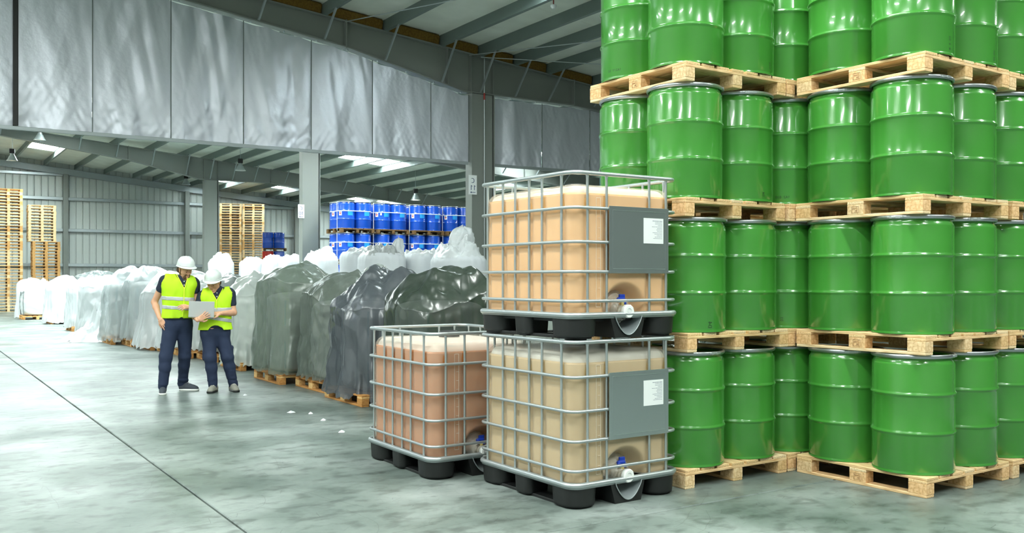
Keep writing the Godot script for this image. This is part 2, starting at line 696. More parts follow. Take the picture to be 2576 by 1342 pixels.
func build_frames() -> void:
	var names := {0.0: "nearest", 11.2: "second", 23.4: "third"}
	for b in [0.0, 11.2, 23.4, -15.0]:
		var which: String = names.get(b, "unseen rear")
		var r := thing("rafter_beam", "tapered grey steel rafter of the %s portal frame, deep over its column" % which, "beam", hall(0, 0, b), HALL)
		tag(r, "", "", "", "structure")
		var st := [-24.0, -9.7, -3.3, -0.3, 2.95, 20.0]
		var web := PackedVector2Array()
		for a in st:
			web.append(Vector2(a, top_of_rafter(a) - 0.015))
		for k in st.size():
			var a: float = st[st.size() - 1 - k]
			web.append(Vector2(a, under_rafter(a) + 0.015))
		part("web", MB.new().prism(web, -0.008, 0.008).mesh(), M.steel, r)
		for k in st.size() - 1:
			var a0: float = st[k]
			var a1: float = st[k + 1]
			flange("bottom_flange", Vector3(a0, under_rafter(a0), 0), Vector3(a1, under_rafter(a1), 0), 0.24, r)
		flange("top_flange", Vector3(-24, top_of_rafter(-24), 0), Vector3(20, top_of_rafter(20), 0), 0.24, r)
		for a in [-10.0, -3.3, -0.75, -0.12, 0.5, 2.95, 9.0]:
			var y0 := under_rafter(a)
			var y1 := top_of_rafter(a)
			part("stiffener", MB.new().box(Vector3(a, (y0 + y1) / 2, 0.0), Vector3(0.03 if absf(a) > 2 else 0.016, y1 - y0 + (0.06 if absf(a) > 2 else -0.02), 0.25), 0.003).mesh(), M.steel, r)
		# galvanised fly braces up to the purlins
		for a in purlin_list():
			if a < -12 or a > 12:
				continue
			var from := Vector3(a, under_rafter(a) + 0.02, 0.1)
			var to := Vector3(a, top_of_rafter(a) + 0.1, 0.86)
			var d := (to - from).normalized()
			var mb := MB.new()
			var bs := Basis(Vector3.RIGHT, d, Vector3.RIGHT.cross(d))
			mb.t = Transform3D(bs, (from + to) / 2)
			mb.box(Vector3(0, 0, 0), Vector3(0.055, from.distance_to(to), 0.008), 0.001)
			mb.box(Vector3(-0.025, 0, 0.025), Vector3(0.006, from.distance_to(to) - 0.1, 0.05), 0.001)
			part("fly_brace", mb.mesh(), M.galv_dull, r)
		if b < 0:
			continue
		# column
		var c := thing("steel_column", "grey steel column under the %s portal frame%s" % [which, {"nearest": ", beside the stacked totes", "second": ", rising behind the wrapped bags", "third": ", above the men's hard hats"}[which]], "column", hall(0.2, 0, b), HALL)
		tag(c, "", "", "", "structure")
		var hgt := 6.0
		part("web", MB.new().box(Vector3(0, hgt / 2, 0), Vector3(0.6, hgt, 0.014), 0.002).mesh(), M.steel, c)
		for s in [-1.0, 1.0]:
			part("flange", MB.new().box(Vector3(0.31 * s, hgt / 2, 0), Vector3(0.022, hgt, 0.3), 0.003).mesh(), M.steel, c)
		# cover plate that closes the side towards the hall, as the photograph shows the column
		part("base_plate", MB.new().box(Vector3(0, 0.012, 0), Vector3(0.78, 0.024, 0.42), 0.004).mesh(), M.steel_dark, c)
		part("face_plate", MB.new().box(Vector3(-0.02, hgt / 2 + 0.02, 0.13), Vector3(0.56, hgt - 0.06, 0.012), 0.002).mesh(), M.steel, c)
		if which == "nearest":
			part("conduit", MB.new().tube([Vector3(0.02, 0.1, 0.16), Vector3(0.02, 6.0, 0.16), Vector3(0.02, 6.85, 0.16)], 0.016, 8).mesh(), M.galv, c)
			part("conduit_sleeve", MB.new().tube([Vector3(0.02, 5.86, 0.16), Vector3(0.02, 6.02, 0.16)], 0.022, 8).mesh(), M.red_pipe, c)
		if which != "third":
			var sg := thing("bay_sign", "white bay sign reading C %s in mirror writing on the %s column" % ["11" if which == "nearest" else "10", which], "sign", hall(-0.02 if which == "nearest" else -0.08, 3.62 if which == "nearest" else 3.66, b - 0.19), HALL)
			part("plate", MB.new().box(Vector3(-0.1, 0.18, 0), Vector3(0.22, 0.46, 0.012), 0.002).mesh(), M.plate_white, sg)
			var rows: Array = [["C", 0.28, 0.16], ["11" if which == "nearest" else "10", 0.11, 0.16]]
			for q in rows:
				letters("lettering", q[0], q[2], Transform3D(Basis(Vector3.UP, 0).scaled(Vector3(-1, 1, 1)), Vector3(-0.1, q[1], 0.0085)), M.text_blue, sg)
			part("arrow", MB.new().box(Vector3(-0.1, 0.0, 0.008), Vector3(0.14, 0.012, 0.003), 0.001).box(Vector3(-0.15, 0.0, 0.008), Vector3(0.02, 0.04, 0.003), 0.001).mesh(), M.text_blue, sg)


func flange(called: String, p: Vector3, q: Vector3, wid: float, parent: Node3D) -> void:
	var mb := MB.new()
	var d := q - p
	mb.t = Transform3D(Basis(Vector3(0, 0, 1), atan2(d.y, d.x)), (p + q) / 2)
	mb.box(Vector3.ZERO, Vector3(d.length() + 0.01, 0.03, wid), 0.003)
	part(called, mb.mesh(), M.steel, parent)


func letters(called: String, text: String, size: float, t: Transform3D, m: Material, parent: Node3D, font := "Droid Sans") -> MeshInstance3D:
	var tm := TextMesh.new()
	var sf := SystemFont.new()
	sf.font_names = PackedStringArray([font])
	tm.font = sf
	tm.text = text
	tm.font_size = 48
	tm.pixel_size = size / 48.0
	tm.depth = 0.002
	var src := tm.get_mesh_arrays()
	var v: PackedVector3Array = src[Mesh.ARRAY_VERTEX]
	var ix: PackedInt32Array = src[Mesh.ARRAY_INDEX] if src[Mesh.ARRAY_INDEX] != null else PackedInt32Array(range(v.size()))
	var mb := MB.new()
	for k in range(0, ix.size() - 2, 3):
		var q := []
		for e in 3:
			q.append(t * v[ix[k + e]])
		mb.face(q, t.basis.z if absf((q[1] - q[0]).cross(q[2] - q[0]).dot(t.basis.z)) > 1e-9 else (q[1] - q[0]).cross(q[2] - q[0]))
	return part(called, mb.mesh(), m, parent)


# ---------------------------------------------------------------- far gable wall
func build_gable() -> void:
	var w := thing("wall_back", "grey ribbed metal gable wall at the far end of the hall", "wall", hall(0, 0, 34.75), HALL)
	tag(w, "", "", "", "structure")
	# vertical cladding pans with recessed joints
	var pan := 0.33
	var a := -24.0
	while a < 20.0:
		var wd := pan if a > -9.0 and a < 14.0 else 2.0
		var h := top_of_rafter(a) + 0.275
		var mb := MB.new()
		mb.box(Vector3(a + wd / 2, h / 2, -0.03), Vector3(wd - 0.012, h, 0.05), 0.008)
		if wd < 1.0:
			mb.box(Vector3(a + wd - 0.035, h / 2, 0.0), Vector3(0.05, h, 0.05), 0.014)
		part("wall_panel", mb.mesh(), M.clad, w)
		a += wd
	part("wall_backing", MB.new().prism(PackedVector2Array([Vector2(-24.2, 0), Vector2(20.2, 0), Vector2(20.2, top_of_rafter(20.2) + 0.4), Vector2(-24.2, top_of_rafter(-24.2) + 0.4)]), -0.25, -0.06).mesh(), M.clad_dark, w)
	for y in [2.27, 4.1, 5.75]:
		part("girt", MB.new().box(Vector3(-2, y, 0.12), Vector3(44, 0.16, 0.14), 0.01).mesh(), M.galv, w)
	part("girt", MB.new().box(Vector3(-14, 7.0, 0.12), Vector3(19.4, 0.14, 0.14), 0.01).mesh(), M.galv, w)
	# edge beam along the roof slope
	var mb2 := MB.new()
	mb2.t = Transform3D(Basis(Vector3(0, 0, 1), -atan(SLOPE)), Vector3(0, top_of_rafter(0) - 0.17, 0.2))
	mb2.box(Vector3(-2, 0, 0), Vector3(44.2, 0.3, 0.05), 0.004).box(Vector3(-2, 0.15, 0), Vector3(44.2, 0.03, 0.22), 0.004).box(Vector3(-2, -0.15, 0), Vector3(44.2, 0.03, 0.22), 0.004)
	part("edge_beam", mb2.mesh(), M.galv_dull, w)
	for x in [-16.6, -10.4, -4.26, 1.93, 8.28, 14.5]:
		var h := top_of_rafter(x) - 0.3
		part("post", MB.new().box(Vector3(x, h / 2, 0.28), Vector3(0.24, h, 0.24), 0.01).mesh(), M.steel, w)


func build_side_walls() -> void:
	for s in [["wall_left", -24.2, 9.52], ["wall_right", 20.2, 5.28]]:
		var w := thing(s[0], "plain light wall closing the %s side of the hall, out of view" % s[0].substr(5), "wall", hall(s[1], 0, 2.25), HALL)
		tag(w, "", "", "", "structure")
		part("wall_panel", MB.new().box(Vector3(-0.1 if s[1] < 0 else 0.1, s[2] / 2, 0), Vector3(0.2, s[2], 65.4), 0.0).mesh(), M.plaster, w)
	var f := thing("wall_front", "plain light wall closing the hall behind the camera, out of view", "wall", hall(-2, 0, -30.2), HALL)
	tag(f, "", "", "", "structure")
	part("wall_panel", MB.new().prism(PackedVector2Array([Vector2(-22.2, 0), Vector2(22.2, 0), Vector2(22.2, 5.4), Vector2(-22.2, 9.6)]), 0.0, 0.2).mesh(), M.plaster, f)


# ---------------------------------------------------------------- silver curtain
# straight, sharp creases: triangle waves across a few tilted directions, each fading in and out
func crumple_at(p: Vector3, seed_: int, warp: FastNoiseLite, upright := 0.0) -> float:
	var sum := 0.0
	for k in 6:
		var h1 := fposmod(sin(seed_ * 12.9898 + k * 78.233) * 43758.5453, 1.0)
		var h2 := fposmod(sin(seed_ * 39.346 + k * 11.135) * 24634.6345, 1.0)
		var an := h1 * TAU
		var tilt := (h2 - 0.5) * lerpf(2.4, 0.5, upright)
		var dir := Vector3(cos(an), tilt, sin(an))
		var fr := 0.8 + 0.55 * k
		var w := warp.get_noise_3d(p.x * 0.7 + k * 7.0, p.y * 0.4, p.z * 0.7 + seed_)
		var x := p.dot(dir) * fr + w * 0.8 + h2 * 7.0
		var tri_ := absf(fposmod(x, 1.0) - 0.5) * 2.0
		var mask := clampf(0.5 + 1.6 * warp.get_noise_3d(p.x * 0.9 - k * 3.0, p.y * 0.7 + seed_ * 1.3, p.z * 0.9), 0.0, 1.0)
		sum += (0.5 - tri_) * mask / fr
	return sum


func build_curtain() -> void:
	var seams := [-24.0, -17.0, -12.62, -11.17, -9.76, -9.7, -8.43, -6.99, -5.54, -4.07, -2.63, -1.15, -0.13, 0.52, 2.01, 3.53, 5.0, 6.45, 7.9, 12.0, 19.9]
	var c := thing("smoke_curtain", "silver foil curtain hung in stitched panels below the nearest rafter", "curtain", hall(0, 0, 0), HALL)
	var silver := mat(rgb(214, 218, 228), 0.38, 0.45)
	silver.normal_enabled = true
	silver.normal_texture = noise_tex(noise(91, 0.02, 4), 512, null, true, 5.0)
	silver.normal_scale = 0.14
	M.silver = silver
	var wrinkle := noise(93, 0.8, 2)
	var crease := noise(94, 1.1, 2, true)
	for i in seams.size() - 1:
		var a0: float = seams[i]
		var a1: float = seams[i + 1]
		if a1 - a0 < 0.1 or (a0 > -0.2 and a1 < 0.6):
			continue
		var wide := a1 - a0
		var cols := 56 if wide < 2 else 30
		var rows := 70
		var pts := PackedVector3Array()
		var uvs := PackedVector2Array()
		for r in rows:
			for k in cols:
				var fx := float(k) / (cols - 1)
				var a := lerpf(a0 + 0.006, a1 - 0.006, fx)
				var fy := float(r) / (rows - 1)
				var top := under_rafter(a) - 0.05
				# the cloth sags a little between its ties
				top -= 0.05 * absf(sin(a * PI / 0.72)) * 0.6
				var y := lerpf(4.36, top, fy)
				var hold := sin(PI * fx)
				var hk := pow(maxf(hold, 0.015), 0.45)
				var busy := 0.35 + 0.9 * exp(-pow((a + 6.6) / 1.9, 2.0)) + 0.3 * exp(-pow((a - 0.9) / 0.8, 2.0))
				var z := 0.012 * hold
				z += 0.15 * busy * (0.25 + 0.75 * (1.0 - fy)) * hk * wrinkle.get_noise_3d(a * 0.95 + y * 0.06, y * 0.13, 3.0)
				z += 0.05 * busy * hk * crumple_at(Vector3(a * 0.9, y * 0.35, 0.0), 9, wrinkle)
				z += 0.02 * pow(1.0 - fy, 3.0) * crumple_at(Vector3(a * 2.6, y * 2.0, 1.0), 19, wrinkle)
				z += 0.012 * pow(fy, 4.0) * crumple_at(Vector3(a * 3.0, y * 1.6, 2.0), 29, wrinkle)
				pts.append(Vector3(a, y, z))
				uvs.append(Vector2(a, y))
		var mb := MB.new().grid(pts, rows, cols, false, false, uvs)
		part("curtain_panel", mb.mesh(), silver, c)
		if wide < 2.0:
			var y1 := under_rafter(a1) - 0.05
			part("seam", MB.new().tube([Vector3(a1, 4.36, 0.012), Vector3(a1, y1, 0.012)], 0.009, 6).mesh(), M.steel_dark, c)
	part("bottom_rail", MB.new().box(Vector3(-12.1, 4.33, 0), Vector3(23.9, 0.07, 0.05), 0.006).mesh(), M.galv_dull, c)
	part("bottom_rail", MB.new().box(Vector3(10.2, 4.33, 0), Vector3(19.3, 0.07, 0.05), 0.006).mesh(), M.galv_dull, c)
	part("top_rail", MB.new().box(Vector3(-9.73, 5.92, 0.02), Vector3(0.09, 3.1, 0.05), 0.006).mesh(), M.black, c)
	for k in 22:
		var a := -9.0 + k * 0.72
		if a > -0.2 and a < 0.6:
			continue
		part("curtain_hook", MB.new().box(Vector3(a, under_rafter(a) - 0.04, 0.03), Vector3(0.035, 0.035, 0.025), 0.006).mesh(), M.galv, c)


# ---------------------------------------------------------------- lamps
func build_lamps() -> void:
	var prof := [Vector2(0.0, 0.30), Vector2(0.075, 0.30), Vector2(0.08, 0.24), Vector2(0.12, 0.19), Vector2(0.165, 0.08), Vector2(0.215, 0.0), Vector2(0.223, 0.0), Vector2(0.223, -0.012), Vector2(0.21, -0.012), Vector2(0.16, 0.07), Vector2(0.1, 0.17), Vector2(0.0, 0.19)]
	var shade := MB.new().lathe(prof, 36).mesh()
	var ballast := MB.new().box(Vector3(0, 0.40, 0), Vector3(0.2, 0.19, 0.2), 0.02)
	for k in 4:
		ballast.box(Vector3(-0.075 + k * 0.05, 0.40, 0), Vector3(0.016, 0.2, 0.23), 0.003)
	var bm := ballast.mesh()
	var lens := MB.new().lathe([Vector2(0.2, 0.012), Vector2(0.12, -0.004), Vector2(0.0, -0.01)], 30).mesh()
	var lit := mat(Color(1, 1, 0.92), 0.4)
	lit.emission_enabled = true
	lit.emission = Color(0.98, 1.0, 0.86)
	lit.emission_energy_multiplier = 7.0
	var unlit := mat(rgb(225, 230, 230), 0.25, 0.3)
	var ls := [
		["hanging bell lamp, unlit, in front of the gable above the left pallet tower", Vector3(-21.4, 6.62, -40.0), false],
		["hanging bell lamp, unlit, tucked close under the curtain's left end", Vector3(-18.45, 6.98, -36.5), false],
		["hanging bell lamp, unlit, high beside the third rafter, left of the second column", Vector3(-11.63, 6.2, -40.0), false],
		["small bell lamp, unlit, at the gable just left of the third column", Vector3(-17.1, 6.5, -49.0), false],
		["glowing bell lamp hanging above the blue drum stack", Vector3(-4.34, 5.1, -42.0), true],
		["bright lamp burning low behind the blue drums' top edge", Vector3(-6.85, 5.62, -48.5), true],
		["lit lamp seen just over the upper tote's rim", Vector3(2.5, 5.5, -35.0), true],
	]
	for q in ls:
		var t := thing("high_bay_lamp", q[0], "lamp", q[1], 0.3, "bell lamps of the far hall")
		part("ballast", bm, M.black, t)
		part("reflector", shade, M.galv, t)
		part("lens", lens, lit if q[2] else unlit, t)
		var rel: Vector3 = Basis(Vector3.UP, -HALL) * (q[1] - FOOT)
		var up: float = top_of_rafter(rel.x) + 0.26 - q[1].y
		part("hanger", MB.new().tube([Vector3(0, 0.48, 0), Vector3(0, maxf(up, 0.55), 0)], 0.01, 6).mesh(), M.galv, t)
		if q[2]:
			var l := SpotLight3D.new()
			l.name = "bell_glow"
			l.spot_angle = 65.0
			l.spot_angle_attenuation = 0.6
			l.light_energy = 14.0
			l.light_size = 0.19
			l.light_color = Color(0.98, 1.0, 0.9)
			l.shadow_enabled = true
			l.spot_range = 40.0
			l.spot_attenuation = 2.0
			add_child(l, true)
			l.position = q[1] + Vector3(0, -0.03, 0)
			l.rotation.x = -PI / 2
	# unseen strip lights, added only to brighten the far hall
	var hidden := 0
	for q in [[-6.0, 4.6], [-13.0, 9.0], [-6.5, 13.5], [3.0, 4.5], [-14.0, 22.0], [14.0, 8.0], [-10.0, 20.5], [-10.0, 28.5], [15.0, 20.0], [15.0, 28.5], [1.5, 8.0], [-3.0, 15.5]]:
		var y: float = deck_under(q[0]) - 0.6
		var at := hall(q[0], y, q[1])
		hidden += 1
		var t := thing("unseen_strip_light", "%s added strip light, out of view, brightening the far hall" % ["nearest", "outer left", "centre", "column-side", "far left", "right-hand", "gable-side left", "last left", "gable-side right", "last right", "first middle", "second middle"][hidden - 1], "light", at, HALL, "added strip lights of the far hall")
		part("housing", MB.new().box(Vector3(0, 0.06, 0), Vector3(0.34, 0.08, 2.4), 0.01).mesh(), M.lamp_body, t)
		part("diffuser", MB.new().box(Vector3(0, 0.012, 0), Vector3(0.3, 0.016, 2.36), 0.004).mesh(), M.glow, t)
		for e in [-0.9, 0.9]:
			part("hanger", MB.new().tube([Vector3(0, 0.1, e), Vector3(0, 0.62, e)], 0.006, 6).mesh(), M.lamp_body, t)
		var l := AreaLight3D.new()
		l.name = "far_fill_glow"
		l.area_size = Vector2(0.3, 2.36)
		l.light_color = Color(0.97, 1.0, 0.98)
		l.light_energy = 21.0
		l.shadow_enabled = true
		l.area_range = 60.0
		l.area_attenuation = 2.0
		add_child(l, true)
		l.position = at
		l.basis = Basis(Vector3.UP, HALL) * Basis(Vector3.RIGHT, -PI / 2)


# ---------------------------------------------------------------- pallets
# A square block pallet: x runs along the board ends (towards the right in the photograph), z along the boards.
func make_pallet(called: String, size: Vector2, woods_x: Array, woods_z: Array, ends: Array, boards: int, stamp: bool, seed_: int) -> Node3D:
	var r := RandomNumberGenerator.new()
	r.seed = seed_
	var t := Node3D.new()
	t.name = called
	t.set_meta("base_name", called)
	t.set_meta("category", "pallet")
	var hx := size.x / 2
	var hz := size.y / 2
	var bw := size.x / boards
	for k in boards:
		var w := bw - (0.012 if k == 0 or k == boards - 1 else 0.03)
		part("top_board", shared_box(Vector3(w, 0.022, size.y + r.randf_range(-0.006, 0.004))), woods_z[r.randi() % woods_z.size()], t, Vector3(-hx + bw * (k + 0.5), 0.133, 0))
	for k in 3:
		var z := (hz - 0.0725) * (k - 1)
		part("stringer_board", shared_box(Vector3(size.x - 0.004, 0.022, 0.145)), woods_x[r.randi() % woods_x.size()], t, Vector3(0, 0.111, z))
		for j in 3:
			var b := part("block", shared_box(Vector3(0.1, 0.078, 0.145)), ends[r.randi() % ends.size()], t, Vector3((hx - 0.052) * (j - 1), 0.061, z))
			if stamp and k == 1 and j == 0:
				# burnt-in stamp on the middle block: a framed pair of short marks
				var mb := MB.new()
				for q in [[0, 0.024, 0.062, 0.0016], [0, -0.024, 0.062, 0.0016], [-0.031, 0, 0.0016, 0.048], [0.031, 0, 0.0016, 0.048], [0.017, 0, 0.0014, 0.048]]:
					mb.box(Vector3(-0.0506, q[1], q[0]), Vector3(0.0012, q[3], q[2]), 0.0)
				for i in 5:
					mb.box(Vector3(-0.0506, 0.008 + r.randf_range(-0.002, 0.002), -0.024 + i * 0.007), Vector3(0.0012, 0.009, 0.003), 0.0)
				for i in 3:
					mb.box(Vector3(-0.0506, -0.01, 0.0 + i * 0.0065), Vector3(0.0012, 0.009, 0.003), 0.0)
				part("stamp_mark", mb.mesh(), M.stamp, b)
	for j in 3:
		part("bottom_board", shared_box(Vector3(0.1, 0.022, size.y - 0.004)), woods_z[r.randi() % woods_z.size()], t, Vector3((hx - 0.052) * (j - 1), 0.011, 0))
	return t


func shared_box(s: Vector3, w := 0.003) -> ArrayMesh:
	var key := "box %.3f %.3f %.3f" % [s.x, s.y, s.z]
	if not cache.has(key):
		cache[key] = MB.new().box(Vector3.ZERO, s, w).mesh()
	return cache[key]


# ---------------------------------------------------------------- steel drums
const DRUM_H := 0.88


func drum_profile(r: float) -> Array:
	var p := [Vector2(0.0, 0.012), Vector2(r - 0.02, 0.012), Vector2(r - 0.012, 0.0), Vector2(r - 0.001, 0.002), Vector2(r + 0.001, 0.01), Vector2(r - 0.004, 0.018), Vector2(r - 0.004, 0.024), Vector2(r, 0.034)]
	for y in [0.30, 0.585]:
		p.append_array([Vector2(r, y - 0.022), Vector2(r + 0.003, y - 0.012), Vector2(r + 0.0085, y - 0.005), Vector2(r + 0.0095, y), Vector2(r + 0.0085, y + 0.005), Vector2(r + 0.003, y + 0.012), Vector2(r, y + 0.022)])
	p.append_array([Vector2(r, 0.80), Vector2(r - 0.002, 0.812), Vector2(r - 0.012, 0.828), Vector2(r - 0.016, 0.836), Vector2(r - 0.016, 0.858), Vector2(r - 0.008, 0.864)])
	return p


func make_drum(called: String, body_mat: Material, fancy: bool) -> Node3D:
	var r := 0.293
	var segs := 56 if fancy else 28
	var t := Node3D.new()
	t.name = called
	t.set_meta("base_name", called)
	t.set_meta("category", "drum")
	part("body", MB.new().lathe(drum_profile(r), segs).mesh(), body_mat, t)
	part("clamp_ring", MB.new().lathe([Vector2(r - 0.012, 0.853), Vector2(r - 0.002, 0.851), Vector2(r + 0.004, 0.858), Vector2(r + 0.006, 0.866), Vector2(r + 0.004, 0.875), Vector2(r - 0.002, 0.880), Vector2(r - 0.01, 0.879), Vector2(r - 0.014, 0.868)], segs).mesh(), M.ring, t)
	part("lid", MB.new().lathe([Vector2(r - 0.013, 0.870), Vector2(r - 0.02, 0.855), Vector2(r - 0.03, 0.852), Vector2(0.0, 0.856)], segs).mesh(), body_mat, t)
	if fancy:
		# lever latch of the clamp ring
		var latch := Node3D.new()
		var mb := MB.new()
		for k in 7:
			var a := -0.17 + k * 0.055
			mb.t = Transform3D(Basis(Vector3.UP, PI / 2 - a), Vector3(cos(a) * (r + 0.008), 0.866, sin(a) * (r + 0.008)))
			mb.box(Vector3.ZERO, Vector3(0.019, 0.02 if k in [1, 2, 5] else 0.014, 0.009 if k in [2, 5] else 0.006), 0.002)
		part("latch", mb.mesh(), M.galv, t)
		latch.free()
	return t


# lettering bent round a drum, mirrored as on the photograph
func drum_print(drum: Node3D, text: String, ang: float, y: float, size: float, upright := false) -> void:
	var tm := TextMesh.new()
	var sf := SystemFont.new()
	sf.font_names = PackedStringArray(["Droid Sans Mono"])
	tm.font = sf
	tm.text = text
	tm.font_size = 40
	tm.pixel_size = size / 40.0
	tm.depth = 0.0
	var src := tm.get_mesh_arrays()
	var v: PackedVector3Array = src[Mesh.ARRAY_VERTEX]
	var ix: PackedInt32Array = src[Mesh.ARRAY_INDEX] if src[Mesh.ARRAY_INDEX] != null else PackedInt32Array(range(v.size()))
	var mb := MB.new()
	var rr := 0.2936
	for k in range(0, ix.size() - 2, 3):
		var q := []
		for e in 3:
			var p := v[ix[k + e]]
			var w := -p.x
			var h := p.y
			if upright:
				w = p.y
				h = p.x
			var a := ang - w / rr
			q.append(Vector3(cos(a) * rr, y + h, sin(a) * rr))
		mb.face(q, Vector3(cos(ang), 0, sin(ang)))
	part("stencil", mb.mesh(), M.ink, drum)


func build_green_drums() -> void:
	var protos := []
	for k in 3:
		protos.append(make_pallet("wooden_pallet", Vector2(1.14, 1.14), M.wood_x, M.wood_z, M.wood_end, 7, true, 100 + k))
	var drum := make_drum("green_drum", M.green, true)
	var turn := deg_to_rad(34.0)
	var right := Vector3(cos(turn), 0, -sin(turn))
	var back := Vector3(-sin(turn), 0, -cos(turn))
	var origin := Vector3(1.30, 0, -6.99)
	# stacks on one grid: [name, right, back, places that show]
	var stacks := [
		["left stack behind the totes", 0.0, 0.0, ["left", "corner", "right"]],
		["recessed middle stack", 1.165, 0.0, ["corner", "left"]],
		["big right front stack", 1.22, -1.17, ["left", "corner", "right"]],
		["far right stack", 2.40, -1.165, ["corner", "right"]],
	]
	var tiers := ["bottom tier", "second tier", "third tier", "top tier"]
	var place := {"corner": [0.0, 0.0, "nearest corner"], "left": [0.0, 1.0, "left-hand"], "right": [1.0, 0.0, "right-hand"]}
	var prints := {
		"0 3 corner": [], "0 3 left": [["1A2/Y 50", 2.35, 0.07, 0.028, false]], "0 3 right": [["D3V", 0.75, 0.075, 0.03, true]],
		"2 3 corner": [["M 4 D3", 0.95, 0.09, 0.028, true]], "2 3 right": [["04 D4", 0.9, 0.075, 0.028, true], ["1A2 X", 2.2, 0.075, 0.022, false]],
		"0 1 corner": [["D4", 1.15, 0.06, 0.045, true]], "1 2 corner": [["1A2 030", 1.9, 0.06, 0.028, false]], "1 1 corner": [["D3", 1.9, 0.075, 0.03, true]], "0 2 right": [["D4", 1.0, 0.06, 0.03, true]],
	}
	rng.seed = 5
	for s in stacks.size():
		var st: Array = stacks[s]
		for tier in 4:
			var y := tier * 1.026
			var jit := right * rng.randf_range(-0.014, 0.014) + back * rng.randf_range(-0.01, 0.02)
			if tier == 0:
				jit = Vector3.ZERO
			var spin := rng.randf_range(-0.012, 0.012)
			var c: Vector3 = origin + right * (st[1] + 0.57) + back * (st[2] + 0.57) + jit + Vector3(0, y, 0)
			var p := dup(protos[(s + tier) % 3], c, turn + spin, "pale wooden pallet under green drums, %s, %s" % [tiers[tier], st[0]], "pallets of the green drum stacks")
			p.set_meta("category", "pallet")
			for w in st[3]:
				var q: Array = place[w]
				var at: Vector3 = c + right * (q[0] - 0.5) * 0.588 - back * (0.5 - q[1]) * 0.588 + Vector3(0, 0.1445, 0)
				var spin2 := rng.randf_range(0.0, TAU)
				if s == 2 and w == "corner":
					spin2 = [1.2, 3.9, 5.2, 2.0][tier]
				if s == 0 and w == "corner" and tier == 2:
					spin2 = turn - 0.85
				if s == 2 and w == "corner" and tier == 0:
					spin2 = turn - 1.25
				if s == 2 and w == "right" and tier == 0:
					spin2 = turn - 0.75
				var d := dup(drum, at, spin2, "glossy green steel drum, %s one on %s of %s" % [q[2], tiers[tier], st[0]], "green steel drums")
				for pr in prints.get("%d %d %s" % [s, tier, w], []):
					drum_print(d, pr[0], pr[1] + spin2 , pr[2], pr[3], pr[4])
	for p in protos:
		p.free()
	drum.free()


